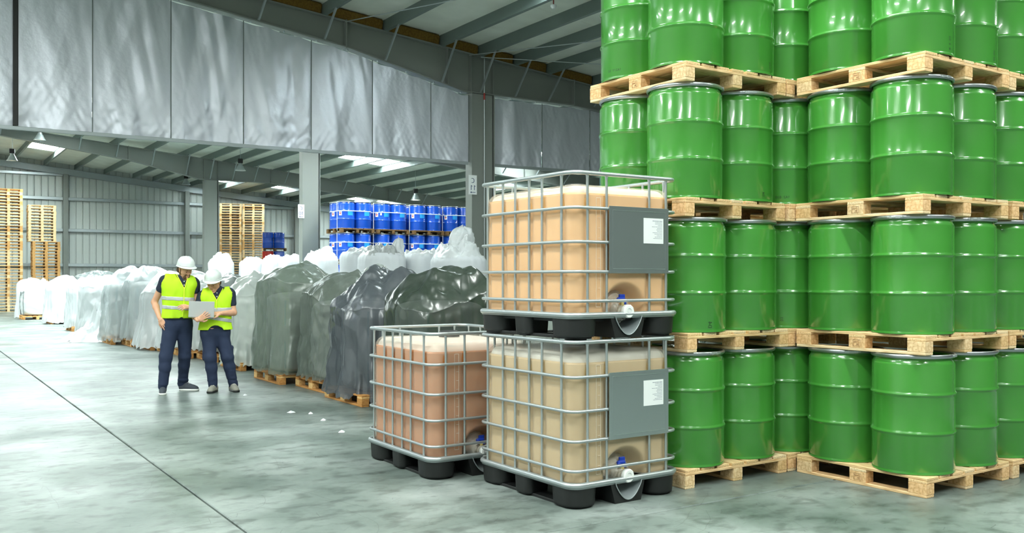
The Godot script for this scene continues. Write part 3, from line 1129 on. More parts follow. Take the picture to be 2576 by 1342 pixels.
func build_blue_drums() -> void:
	var pallet := make_pallet("dark_pallet", Vector2(1.2, 1.2), M.dark_wood, M.dark_wood, M.dark_wood, 6, false, 300)
	var drum := make_drum("blue_drum", M.blue, false)
	var turn := deg_to_rad(34.0)
	var right := Vector3(cos(turn), 0, -sin(turn))
	var back := Vector3(-sin(turn), 0, -cos(turn))
	var o := Vector3(-5.62, 0, -30.35)
	var tiers := ["bottom tier", "second tier", "third tier", "top tier"]
	var nth := ["leftmost", "second", "third", "rightmost visible"]
	rng.seed = 8
	for k in 4:
		for tier in 4:
			if k > 0 and tier == 0 and false:
				continue
			var c: Vector3 = o + right * (k * 1.33 + 0.6) + back * (0.6 + rng.randf_range(-0.05, 0.05)) + Vector3(0, tier * 1.026, 0)
			if tier >= 2:
				c += right * 0.05
			dup(pallet, c, turn, "dark wooden pallet under blue drums, %s, %s strapped stack" % [tiers[tier], nth[k]], "pallets of the blue drum stacks")
			var spots := [["front left", -0.5, -0.5], ["front right", 0.5, -0.5], ["rear left", -0.5, 0.5]]
			for q in spots:
				var at: Vector3 = c + right * q[1] * 0.592 + back * q[2] * 0.592 + Vector3(0, 0.1445, 0)
				var d := dup(drum, at, turn, "blue strapped drum, %s on %s of the %s blue stack" % [q[0], tiers[tier], nth[k]], "blue strapped drums")
				if tier >= 2:
					sheet_on_drum(d, "blue_label", 1.42, 0.50, 0.2, 0.165, M.blue_label)
					if q[1] < 0:
						sheet_on_drum(d, "hazard_label", 2.62, 0.49, 0.11, 0.155, M.white_label)
						hazard(d, 2.62, 0.49)
					if q[0] == "front left" and k == 1 and tier == 3:
						sheet_on_drum(d, "white_mark", 2.1, 0.50, 0.05, 0.07, M.white_label)
			if tier < 2:
				continue
			# white strap round the four drums
			var path := []
			for e in [[-1, -1], [1, -1], [1, 1], [-1, 1]]:
				for i in 5:
					var ang := atan2(e[1], e[0]) + (i - 2) * 0.35
					path.append(right * (e[0] * 0.296 + cos(ang) * 0.298) + back * (e[1] * 0.296 + sin(ang) * 0.298))
			var mb := MB.new()
			for i in path.size():
				var p: Vector3 = path[i]
				var q: Vector3 = path[(i + 1) % path.size()]
				var out := (p + q).normalized()
				mb.face([p + Vector3(0, -0.012, 0), q + Vector3(0, -0.012, 0), q + Vector3(0, 0.012, 0), p + Vector3(0, 0.012, 0)], out)
				mb.face([p * 1.004 + Vector3(0, -0.012, 0), q * 1.004 + Vector3(0, -0.012, 0), q * 1.004 + Vector3(0, 0.012, 0), p * 1.004 + Vector3(0, 0.012, 0)], out)
				mb.face([p + Vector3(0, 0.012, 0), q + Vector3(0, 0.012, 0), q * 1.004 + Vector3(0, 0.012, 0), p * 1.004 + Vector3(0, 0.012, 0)], Vector3.UP)
				mb.face([p + Vector3(0, -0.012, 0), q + Vector3(0, -0.012, 0), q * 1.004 + Vector3(0, -0.012, 0), p * 1.004 + Vector3(0, -0.012, 0)], Vector3.DOWN)
			# and two straps over the top, down the visible corners
			for e in [[-1.0, -0.5]]:
				var dirv: Vector3 = right * e[0] + back * e[1]
				var foot: Vector3 = right * (-0.296 if e[0] > -0.9 else -0.592) + back * (-0.592 if e[1] < -0.9 else -0.296) + dirv.normalized() * 0.012
				if e[0] > -0.9:
					foot = right * -0.5 + back * -0.545
				mb.box(foot + Vector3(0, -0.16, 0), Vector3(0.016, 0.96, 0.016), 0.002)
			var sp := part("strap", mb.mesh(), M.strap, null)
			sp.position = c + Vector3(0, 0.1445 + 0.565, 0)
			tag(sp, "white strap bundling blue drums, %s, %s blue stack" % [tiers[tier], nth[k]], "strap", "straps round the blue drums")
	# a second, farther pair of stacks in front of the gable
	var o2 := Vector3(-13.1, 0, -51.6)
	var reds := make_drum("red_drum", M.red, false)
	for tier in 4:
		var c: Vector3 = o2 + Vector3(0, tier * 1.026, 0)
		dup(pallet, c, turn * 0.5, "wooden pallet under far drums beside the central pallet tower, %s" % tiers[tier], "pallets of the far drums")
		for q in [["left", -0.5], ["right", 0.5]]:
			var at: Vector3 = c + Vector3(cos(turn * 0.5), 0, -sin(turn * 0.5)) * q[1] * 0.592 + Vector3(0, 0.1445, 0.29)
			var red: bool = tier == 2 and q[0] == "left"
			dup(reds if red else drum, at, 0.6 * q[1], "%s drum far away beside the central pallet tower, %s one, %s" % ["red" if red else "blue", q[0], tiers[tier]], "far drums by the gable")
	var lone := dup(drum, Vector3(-9.6, 1.17, -46.8), 0.0, "lone blue drum top glimpsed just right of the second column", "")
	dup(pallet, Vector3(-9.6, 1.026, -46.8), turn, "pallet under the lone blue drum behind the second column", "")
	dup(drum, Vector3(-9.6, 0.1445, -46.8), 0.0, "lower blue drum under the lone drum behind the second column", "")
	dup(pallet, Vector3(-9.6, 0.0, -46.8), turn, "floor pallet under the lone drums behind the second column", "")
	pallet.free()
	drum.free()
	reds.free()


func sheet_on_drum(d: Node3D, called: String, ang: float, y: float, w: float, h: float, m: Material) -> void:
	var rr := 0.2945
	var mb := MB.new()
	var n := 5
	var pts := PackedVector3Array()
	for r in 2:
		for k in n:
			var a := ang + (float(k) / (n - 1) - 0.5) * w / rr
			pts.append(Vector3(cos(a) * rr, y + (r - 0.5) * h, sin(a) * rr))
	mb.grid(pts, 2, n, false, true)
	part(called, mb.mesh(), m, d)


func hazard(d: Node3D, ang: float, y: float) -> void:
	var rr := 0.299
	var mb := MB.new()
	var up := Vector3(cos(ang), 0, sin(ang))
	var q := []
	for e in [[-0.042, 0.0], [0.0, -0.055], [0.042, 0.0]]:
		var a: float = ang + e[0] / rr
		q.append(Vector3(cos(a) * rr, y + e[1] + 0.01, sin(a) * rr))
	mb.face(q, up)
	part("red_triangle", mb.mesh(), M.red_label, d)
	var mb2 := MB.new()
	var q2 := []
	for e in [[-0.012, 0.022], [0.012, 0.022], [0.012, 0.055], [-0.012, 0.055]]:
		var a: float = ang + e[0] / rr
		q2.append(Vector3(cos(a) * rr, y + e[1], sin(a) * rr))
	mb2.face(q2, up)
	part("black_pictogram", mb2.mesh(), M.black, d)


# ---------------------------------------------------------------- pallet towers
func make_far_pallet(called: String, m: Material) -> Node3D:
	var mb := MB.new()
	for k in 5:
		mb.box(Vector3(0, 0.133, (k - 2) * 0.172), Vector3(1.2, 0.022, 0.11), 0.002)
	for j in 3:
		mb.box(Vector3((j - 1) * 0.53, 0.111, 0), Vector3(0.12, 0.022, 0.8), 0.002)
		for k in 3:
			mb.box(Vector3((j - 1) * 0.53, 0.061, (k - 1) * 0.345), Vector3(0.12, 0.078, 0.1), 0.002)
	for k in 3:
		mb.box(Vector3(0, 0.011, (k - 1) * 0.345), Vector3(1.2, 0.022, 0.1), 0.002)
	var o := MeshInstance3D.new()
	o.name = called
	o.mesh = mb.mesh()
	o.material_override = m
	o.set_meta("base_name", called)
	o.set_meta("category", "pallet")
	return o


func ordinal(k: int) -> String:
	var s := "th"
	if k % 100 < 11 or k % 100 > 13:
		s = {1: "st", 2: "nd", 3: "rd"}.get(k % 10, "th")
	return "%d%s" % [k, s]


func build_pallet_towers() -> void:
	var protos := []
	for k in 3:
		protos.append(make_far_pallet("stacked_pallet", M.far_wood[k]))
	rng.seed = 12
	# [count, x, z, base y, turn, description]
	var towers := [
		[40, -23.75, -44.0, 0.0, HALL, "tall tower at the left edge"],
		[23, -22.32, -44.7, 0.0, HALL, "lower darker stack of the second tower"],
		[12, -22.5, -44.65, 3.32, HALL, "brighter upper stack of the second tower"],
		[40, -15.88, -52.75, 0.0, 0.27, "left half of the central double tower"],
		[40, -14.70, -53.08, 0.0, 0.27, "right half of the central double tower"],
	]
	for t in towers:
		for k in int(t[0]):
			var pick: int = rng.randi() % 3
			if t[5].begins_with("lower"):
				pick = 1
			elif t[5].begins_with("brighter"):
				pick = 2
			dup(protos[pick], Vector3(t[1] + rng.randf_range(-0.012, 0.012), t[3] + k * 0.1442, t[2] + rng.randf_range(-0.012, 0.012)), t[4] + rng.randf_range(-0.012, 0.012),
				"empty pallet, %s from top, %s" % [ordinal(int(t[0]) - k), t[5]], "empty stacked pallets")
	for p in protos:
		p.free()


# ---------------------------------------------------------------- liquid totes
# Local axes: the valve face looks along +z and is 1.0 m wide (x), the side is 1.2 m long (z); the near left corner is (-0.5, 0.6).
const BARS_X := [-0.355, -0.184, 0.217, 0.381]
const BARS_Z := [0.453, 0.225, 0.068, -0.11, -0.274, -0.485]
const RAILS := [0.905, 0.67, 0.465, 0.262]


func rounded(hx: float, hz: float, r: float, y: float, n := 6) -> Array:
	var p := []
	for c in [[1, 1, 0.0], [-1, 1, 0.5], [-1, -1, 1.0], [1, -1, 1.5]]:
		for k in n + 1:
			var a: float = (c[2] + 0.5 * k / n) * PI
			p.append(Vector3(c[0] * (hx - r) + cos(a) * r, y, c[1] * (hz - r) + sin(a) * r))
	return p


func bottle_grid(inset: float, y0: float, y1: float, top_round: bool, seed_: int) -> MB:
	var hx := 0.472 - inset
	var hz := 0.572 - inset
	var rc := 0.11
	var per := []
	# walk the outline densely: position, outward normal
	var n_side := 44
	for c in [[1, 1], [-1, 1], [-1, -1], [1, -1]]:
		var base: float = {1: 0.0, -1: 0.5}[c[0]] if c[1] == 1 else (1.0 if c[0] == -1 else 1.5)
		for k in 9:
			var a := (base + 0.5 * k / 8.0) * PI
			per.append([Vector3(c[0] * (hx - rc) + cos(a) * rc, 0, c[1] * (hz - rc) + sin(a) * rc), Vector3(cos(a), 0, sin(a))])
		var nxt: Array = {[1, 1]: [-1, 1], [-1, 1]: [-1, -1], [-1, -1]: [1, -1], [1, -1]: [1, 1]}[c]
		var p0: Vector3 = per[per.size() - 1][0]
		var nn: Vector3 = per[per.size() - 1][1]
		var a2 := (base + 0.5) * PI
		var p1 := Vector3(nxt[0] * (hx - rc) + cos(a2) * rc, 0, nxt[1] * (hz - rc) + sin(a2) * rc)
		for k in range(1, n_side):
			per.append([p0.lerp(p1, float(k) / n_side), nn])
	var cols := per.size()
	var ys := []
	var rows := 54
	for i in rows:
		ys.append(lerpf(y0, y1, float(i) / (rows - 1)))
	var wob := noise(seed_, 2.2, 2)
	var pts := PackedVector3Array()
	# bottom cap ring, wall, then top domed in
	var rings := []
	rings.append([y0 + 0.0, 0.55])
	rings.append([y0 + 0.0, 0.12])
	for k in 6:
		var a := PI / 2 * k / 5.0
		rings.append([y0 + 0.06 * (1 - sin(a)), 0.06 * (1 - cos(a)) if false else 0.06 * (1.0 - sin(a))])
	for i in range(1, rows - 1):
		rings.append([lerpf(y0 + 0.06, y1 - (0.085 if top_round else 0.0), float(i) / (rows - 1)), 0.0])
	if top_round:
		for k in range(1, 9):
			var a := PI / 2 * k / 8.0
			rings.append([y1 - 0.085 + 0.085 * sin(a), 0.085 * (1.0 - cos(a))])
		rings.append([y1 + 0.006, 0.2])
		rings.append([y1 + 0.012, 0.46])
	else:
		rings.append([y1, 0.0])
		rings.append([y1, 0.3])
		rings.append([y1, 0.46])
	for rg in rings:
		for q in per:
			var p: Vector3 = q[0]
			var nr: Vector3 = q[1]
			var off: float = -float(rg[1])
			var mid := smoothstep(y0, y0 + 0.1, rg[0]) * (1.0 - smoothstep(y1 - 0.16, y1 - 0.06, rg[0]))
			if rg[1] < 0.1:
				# shallow channels behind the upright bars, panels bulging between them
				if absf(nr.x) > 0.9:
					for z in BARS_Z:
						off -= 0.016 * exp(-pow((p.z - z) / 0.018, 2.0)) * mid
				elif absf(nr.z) > 0.9:
					for x in BARS_X:
						off -= 0.016 * exp(-pow((p.x - x) / 0.018, 2.0)) * mid
				off += 0.006 * wob.get_noise_3d(p.x, rg[0], p.z)
				if nr.z > 0.9:
					# recess round the valve
					var dv := Vector2(p.x - 0.0, rg[0] - 0.19).length()
					off -= 0.11 * (1.0 - smoothstep(0.13, 0.205, dv))
				if top_round:
					off -= 0.006 * (1.0 - mid) * absf(sin(p.x * 17.0 + p.z * 15.0))
			var base_p := Vector3(p.x, rg[0], p.z) + nr * off
			if rg[1] >= 0.1:
				var f: float = 1.0 - rg[1] / 0.5
				base_p = Vector3(p.x * f, rg[0], p.z * f)
			pts.append(base_p)
	return MB.new().grid(pts, rings.size(), cols, true, true)


func make_tote(label: String, at: Vector3, turn: float, liquid: Color, seed_: int, plate: bool, level: float) -> Node3D:
	var t := thing("liquid_tote", label, "tote", at, turn)
	# galvanised cage
	var rail_r := 0.0115
	part("top_rail", MB.new().tube(rounded(0.49, 0.59, 0.085, 1.145, 7), 0.0145, 10, true).mesh(), M.galv, t)
	for k in RAILS.size():
		var y: float = RAILS[k]
		var loop := rounded(0.494, 0.594, 0.085, y, 7)
		if plate and k > 0 and k < 2:
			# broken behind the plate
			var open := []
			var cut := []
			for p in loop:
				open.append(p)
			part("horizontal_bar", MB.new().tube(loop, rail_r, 8, true).mesh(), M.galv, t)
		else:
			part("horizontal_bar", MB.new().tube(loop, rail_r, 8, true).mesh(), M.galv, t)
	for s in [-1.0, 1.0]:
		for z in BARS_Z:
			upright(Vector3(s * 0.481, 0, z), t)
		for x in BARS_X:
			upright(Vector3(x, 0, s * 0.581), t)
	part("base_rail", MB.new().tube(rounded(0.498, 0.598, 0.09, 0.165, 7), 0.019, 10, true).mesh(), M.galv, t)
	# steel tray under the bottle
	var tray := MB.new()
	var ring := rounded(0.5, 0.6, 0.09, 0.0, 7)
	var prof := [[0.148, 0.0], [0.139, 0.002], [0.139, -0.05], [0.146, -0.06], [0.15, -0.3], [0.15, -0.49]]
	var pts := PackedVector3Array()
	for q in prof:
		for p in ring:
			var f: float = 1.0 + q[1] / 0.5
			pts.append(Vector3(p.x * f, q[0], p.z * f))
	tray.grid(pts, prof.size(), ring.size(), true, true)
	part("base_tray", tray.mesh(), M.galv, t)
	# bottle and what is in it
	var milk := film(rgb(244, 236, 220), 0.2, 0.3, 0.5)
	part("bottle", bottle_grid(0.0, 0.168, 1.075, true, seed_).mesh(), milk, t)
	var liq := mat(liquid, 0.45)
	part("liquid", bottle_grid(0.007, 0.176, level, false, seed_).mesh(), liq, t)
	part("bottle_neck_wall", bottle_grid(0.014, level - 0.07, 1.066, true, seed_).mesh(), film(rgb(240, 238, 228), 0.5, 0.4, 0.4), t)
	# filler lid
	part("filler_lid", MB.new().lathe([Vector2(0.0, 1.135), Vector2(0.07, 1.135), Vector2(0.085, 1.125), Vector2(0.09, 1.08)], 24, Vector3(0, 0, 0)).mesh(), M.black, t)
	# raised level scale on the valve face
	var sc := MB.new()
	for q in [[-0.27, 0.6, 0.0025, 0.76], [-0.232, 0.6, 0.0025, 0.76], [-0.251, 0.98, 0.04, 0.003], [-0.251, 0.22, 0.04, 0.003]]:
		sc.box(Vector3(q[0], q[1], 0.5735), Vector3(q[2], q[3], 0.004), 0.001)
	for k in 10:
		sc.box(Vector3(-0.244, 0.28 + k * 0.07, 0.5735), Vector3(0.02, 0.002, 0.004), 0.0)
	part("level_scale", sc.mesh(), film(rgb(250, 240, 224), 0.5, 0.4), t)
	# outlet valve
	var v := part("valve", MB.new().lathe([Vector2(0.042, 0.0), Vector2(0.042, 0.10), Vector2(0.034, 0.105), Vector2(0.034, 0.15)], 24).lathe([Vector2(0.052, 0.02), Vector2(0.052, 0.034), Vector2(0.042, 0.036)], 24).mesh(), mat(rgb(206, 200, 184), 0.4), t, Vector3(0.0, 0.185, 0.44))
	v.rotation.x = PI / 2
	var cap := part("valve_cap", MB.new().lathe([Vector2(0.047, 0.0), Vector2(0.049, 0.004), Vector2(0.049, 0.034), Vector2(0.043, 0.04), Vector2(0.024, 0.04), Vector2(0.022, 0.034), Vector2(0.0, 0.034)], 10, Vector3.ZERO, 20.0).mesh(), mat(rgb(240, 242, 240), 0.4), t, Vector3(0.0, 0.185, 0.575))
	cap.rotation.x = PI / 2
	part("valve_handle", MB.new().box(Vector3(-0.006, 0.268, 0.53), Vector3(0.075, 0.03, 0.03), 0.009).box(Vector3(-0.038, 0.262, 0.545), Vector3(0.028, 0.022, 0.024), 0.008).box(Vector3(0.024, 0.246, 0.535), Vector3(0.022, 0.03, 0.02), 0.004).box(Vector3(0.01, 0.29, 0.52), Vector3(0.05, 0.03, 0.02), 0.004).mesh(), mat(rgb(24, 62, 176), 0.4), t)
	part("handle_neck", MB.new().tube([Vector3(0.004, 0.21, 0.53), Vector3(0.004, 0.256, 0.53)], 0.015, 12).mesh(), mat(rgb(210, 190, 120), 0.5), t)
	# clear film tied round the valve neck
	var wrap := PackedVector3Array()
	var wn := noise(seed_ + 9, 9.0, 3, true)
	for i in 14:
		for k in 28:
			var a := TAU * k / 28
			var f := float(i) / 13
			var rr := lerpf(0.058, 0.125, pow(f, 1.3)) * (1.0 + 0.22 * wn.get_noise_3d(cos(a), sin(a), f * 0.7))
			wrap.append(Vector3(-0.03 * f + cos(a) * rr, 0.19 + sin(a) * rr + 0.02 * f, 0.54 - 0.09 * f + 0.016 * wn.get_noise_3d(cos(a) * 2, sin(a) * 2, f * 3)))
	part("valve_film", MB.new().grid(wrap, 14, 28, true, true).mesh(), film(rgb(236, 232, 220), 0.3, 0.28, 0.8), t)
	# galvanised drip channel below the valve, in a black foot
	var ch := PackedVector3Array()
	for i in 2:
		for k in 25:
			var f := float(k) / 24 * 2.0 - 1.0
			ch.append(Vector3(f * 0.125, 0.155 - (0.135 - 0.1 * i) * pow(cos(f * PI / 2), 0.75), 0.608 - 0.2 * i))
	var cm := MB.new().grid(ch, 2, 25, false, true)
	var rim := []
	for k in 25:
		rim.append(ch[k])
	cm.tube(rim, 0.004, 6)
	part("drip_channel", cm.mesh(), M.galv_dull, t)
	# black plastic pallet
	var pal := part("plastic_base", MB.new().box(Vector3(0, 0.125, -0.02), Vector3(0.9, 0.02, 1.08), 0.004).mesh(), M.black, t)
	for s in [-1.0, 1.0]:
		for z in [-1.0, 1.0]:
			part("foot", foot_mesh(0.25, 0.29, 0.075), M.black, pal, Vector3(s * 0.37, 0, z * 0.45))
		part("foot", foot_mesh(0.2, 0.19, 0.02), M.black, pal, Vector3(s * 0.395, 0, -0.02))
		part("runner", MB.new().box(Vector3(0, 0.011, 0), Vector3(0.13, 0.022, 1.0), 0.004).mesh(), M.black, pal, Vector3(s * 0.39, 0, 0))
		# sloping gussets between the feet
		for z in [0.33, 0.05]:
			part("gusset", MB.new().prism(PackedVector2Array([Vector2(-0.005, 0.02), Vector2(0.075, 0.02), Vector2(-0.005, 0.125)]), -0.004, 0.004).mesh(), M.black, pal, Vector3(s * 0.40, 0, z)).rotation.y = PI / 2
	# centre foot carved to follow the channel
	var poly := PackedVector2Array([Vector2(-0.16, 0.135), Vector2(-0.12, 0.0), Vector2(0.12, 0.0), Vector2(0.155, 0.135), Vector2(0.126, 0.135)])
	for k in range(24, -1, -1):
		var f := float(k) / 24 * 2.0 - 1.0
		poly.append(Vector2(f * 0.125, 0.149 - 0.135 * pow(cos(f * PI / 2), 0.75)))
	part("foot", MB.new().prism(poly, 0.34, 0.6).mesh(), M.black, pal)
	if plate:
		var pl := part("sign_plate", plate_mesh(), plate_material(), t, Vector3(0.099, 0.69, 0.609))
		var lb := part("paper_label", MB.new().box(Vector3(0.132, 0.07, 0.004), Vector3(0.192, 0.182, 0.001), 0.0).mesh(), M.plate_white, pl)
		# rows of fine print, too small to read, set against the right margin as in the mirror
		var r := RandomNumberGenerator.new()
		r.seed = 31
		var mb := MB.new()
		for k in 13:
			var w := r.randf_range(0.03, 0.075) if k % 4 else 0.09
			var y := 0.142 - k * 0.0105
			var x := 0.216
			while w > 0:
				var ww := r.randf_range(0.004, 0.012)
				mb.box(Vector3(x - ww / 2, y, 0.0048), Vector3(ww, 0.0032 if k else 0.005, 0.0004), 0.0)
				x -= ww + 0.003
				w -= ww + 0.003
		part("fine_print", mb.mesh(), mat(rgb(128, 134, 150), 0.7), pl)
	return t


func upright(p: Vector3, t: Node3D) -> void:
	var path := []
	var rad := []
	for q in [[0.16, 0.013], [0.2, 0.0095], [0.6, 0.0095], [1.11, 0.0095], [1.14, 0.013]]:
		path.append(Vector3(p.x, q[0], p.z))
		rad.append(q[1])
	part("vertical_bar", MB.new().tube(path, rad, 8).mesh(), M.galv, t)


func foot_mesh(wx: float, wz: float, r: float) -> Mesh:
	var key := "foot %f %f" % [wx, wz]
	if cache.has(key):
		return cache[key]
	var rows := [[0.0, -0.016], [0.012, -0.014], [0.014, -0.002], [0.03, 0.0], [0.115, 0.004], [0.138, 0.004]]
	var pts := PackedVector3Array()
	var cols := 0
	for q in rows:
		var loop := rounded(wx / 2 + q[1], wz / 2 + q[1], r + 0.03, q[0], 5)
		cols = loop.size()
		for p in loop:
			pts.append(p)
	var mb := MB.new().grid(pts, rows.size(), cols, true, true)
	var base := []
	for p in rounded(wx / 2 - 0.016, wz / 2 - 0.016, r + 0.02, 0.0, 5):
		base.append(p)
	mb.face(base, Vector3.DOWN)
	cache[key] = mb.mesh()
	return cache[key]


func plate_mesh() -> Mesh:
	var mb := MB.new().box(Vector3.ZERO, Vector3(0.565, 0.47, 0.004), 0.0015)
	for s in [-1.0, 1.0]:
		mb.box(Vector3(0, s * 0.205, 0.002), Vector3(0.5, 0.004, 0.003), 0.001)
		mb.box(Vector3(s * 0.25, 0, 0.002), Vector3(0.004, 0.41, 0.003), 0.001)
	return mb.mesh()


func plate_material() -> StandardMaterial3D:
	if not M.has("zinc"):
		M.zinc = mat(rgb(172, 184, 184), 0.3, 0.8)
		M.zinc.roughness_texture = noise_tex(noise(61, 0.01, 3), 256, ramp([[0.0, Color(0.6, 0.6, 0.6)], [1.0, Color(1, 1, 1)]]))
	return M.zinc


func build_totes() -> void:
	var turn := deg_to_rad(34.4)
	var at := Vector3(0.4835, 0, -7.11)
	make_tote("amber liquid tote in a steel cage, lower one of the stacked pair", at, turn, rgb(184, 156, 110), 71, true, 1.0)
	make_tote("peach-orange liquid tote in a steel cage, upper one of the stacked pair", at + Vector3(0.0, 1.165, 0), turn, rgb(228, 174, 112), 72, true, 1.01)
	var t3 := deg_to_rad(33.0)
	var corner := Vector3(-0.634, 0, -7.27)
	var c3 := corner + Vector3(cos(t3), 0, -sin(t3)) * 0.5 + Vector3(-sin(t3), 0, -cos(t3)) * 0.6
	make_tote("single dark orange tote in a steel cage, standing alone behind the stacked totes", c3, t3, rgb(176, 108, 56), 73, false, 1.0)


# ---------------------------------------------------------------- bulk bags
# outline radius of a soft square
func soft(th: float, hx: float, hz: float, e: float) -> float:
	return pow(pow(absf(cos(th)) / hx, e) + pow(absf(sin(th)) / hz, e), -1.0 / e)


func bag_body(hx: float, hz: float, h: float, seed_: int, full := 1.0) -> Mesh:
	var nz := noise(seed_, 1.7, 3)
	var cols := 64
	var rows := 30
	var pts := PackedVector3Array()
	for i in rows:
		var f := float(i) / (rows - 1)
		var y: float
		var k: float
		if f < 0.12:
			var g := f / 0.12
			y = 0.05 * (1 - cos(g * PI / 2))
			k = lerpf(0.25, 0.96, sin(g * PI / 2)) if f > 0 else 0.25
		elif f < 0.82:
			var g := (f - 0.12) / 0.7
			y = lerpf(0.05, h - 0.1, g)
			k = 0.96 + 0.06 * sin(g * PI) * full
		else:
			var g := (f - 0.82) / 0.18
			y = h - 0.1 + 0.1 * sin(g * PI / 2)
			k = 0.96 * lerpf(1.0, 0.3, 1 - cos(g * PI / 2)) if g < 1 else 0.28
		for j in cols:
			var th := TAU * j / cols
			var r := soft(th, hx, hz, 3.6) * k
			var p := Vector3(cos(th) * r, y, sin(th) * r)
			var w := nz.get_noise_3d(p.x * 1.4, p.y * 3.2, p.z * 1.4)
			p += Vector3(cos(th), 0, sin(th)) * w * 0.025
			pts.append(p)
	return MB.new().grid(pts, rows, cols, true, true).mesh()


# A plastic cover thrown over a bag: a dome over the top, falling in folds, with an uneven hem.
func cover_mesh(hx: float, hz: float, top: float, hem: float, o: Dictionary) -> Mesh:
	var seed_: int = o.get("seed", 1)
	var cols: int = o.get("cols", 230)
	var rows: int = o.get("rows", 110)
	var lump := noise(seed_ + 2, 0.9, 3)
	var amp: float = o.get("amp", 1.0)
	var lean: Vector2 = o.get("lean", Vector2.ZERO)
	var flare: float = o.get("flare", 0.06)
	var dome: float = o.get("dome", 0.25)
	var phase := float(seed_) * 1.7
	var pts := PackedVector3Array()
	for i in rows:
		var f := float(i) / (rows - 1)
		for j in cols:
			var th := TAU * j / cols
			var rr := soft(th, hx, hz, 3.2)
			var hm: float = hem + 0.05 * lump.get_noise_2d(cos(th) * 2.2 + 40.0, sin(th) * 2.2) + 0.05 * lump.get_noise_2d(cos(th) * 5.0 + 10.0, sin(th) * 5.0)
			var k: float
			var y: float
			var down := 0.0
			if f < 0.36:
				var g := f / 0.36
				k = maxf(g, 0.004)
				y = top - dome * pow(g, 2.0)
			else:
				var g := (f - 0.36) / 0.64
				down = g
				k = 1.0 + 0.06 * smoothstep(0.0, 0.2, g) - 0.05 * sin(g * PI) + flare * g * g
				y = lerpf(top - dome, hm, pow(g, 1.25))
			var q := Vector3(cos(th) * rr * k, y, sin(th) * rr * k)
			# peak of the sheet shifted to one side
			q.y += (lean.x * q.x / hx + lean.y * q.z / hz) * (1.0 - down) * 0.5
			var side := smoothstep(0.2, 0.45, f)
			var out := Vector3(cos(th), 0, sin(th))
			var wide_fold := lump.get_noise_3d(q.x * 1.9 + phase, q.y * 0.3 + 5.0, q.z * 1.9)
			var am := amp * side * (0.35 + 0.65 * down)
			var hang := crumple_at(Vector3(q.x * 1.9, q.y * 0.42, q.z * 1.9), seed_, lump, 1.0)
			var kink := crumple_at(Vector3(q.x * 1.5, q.y * 1.2, q.z * 1.5), seed_ + 5, lump, 0.0)
			q += out * (0.05 * wide_fold * am + 0.10 * hang * am + 0.035 * kink * amp * (0.3 + 0.7 * side))
			var lum := lump.get_noise_3d(q.x * 1.2, phase, q.z * 1.2)
			q.y += (0.10 * lum * (1.0 - down) + 0.06 * kink * (1.0 - side)) * amp
			pts.append(q)
	return MB.new().grid(pts, rows, cols, true, false).mesh()


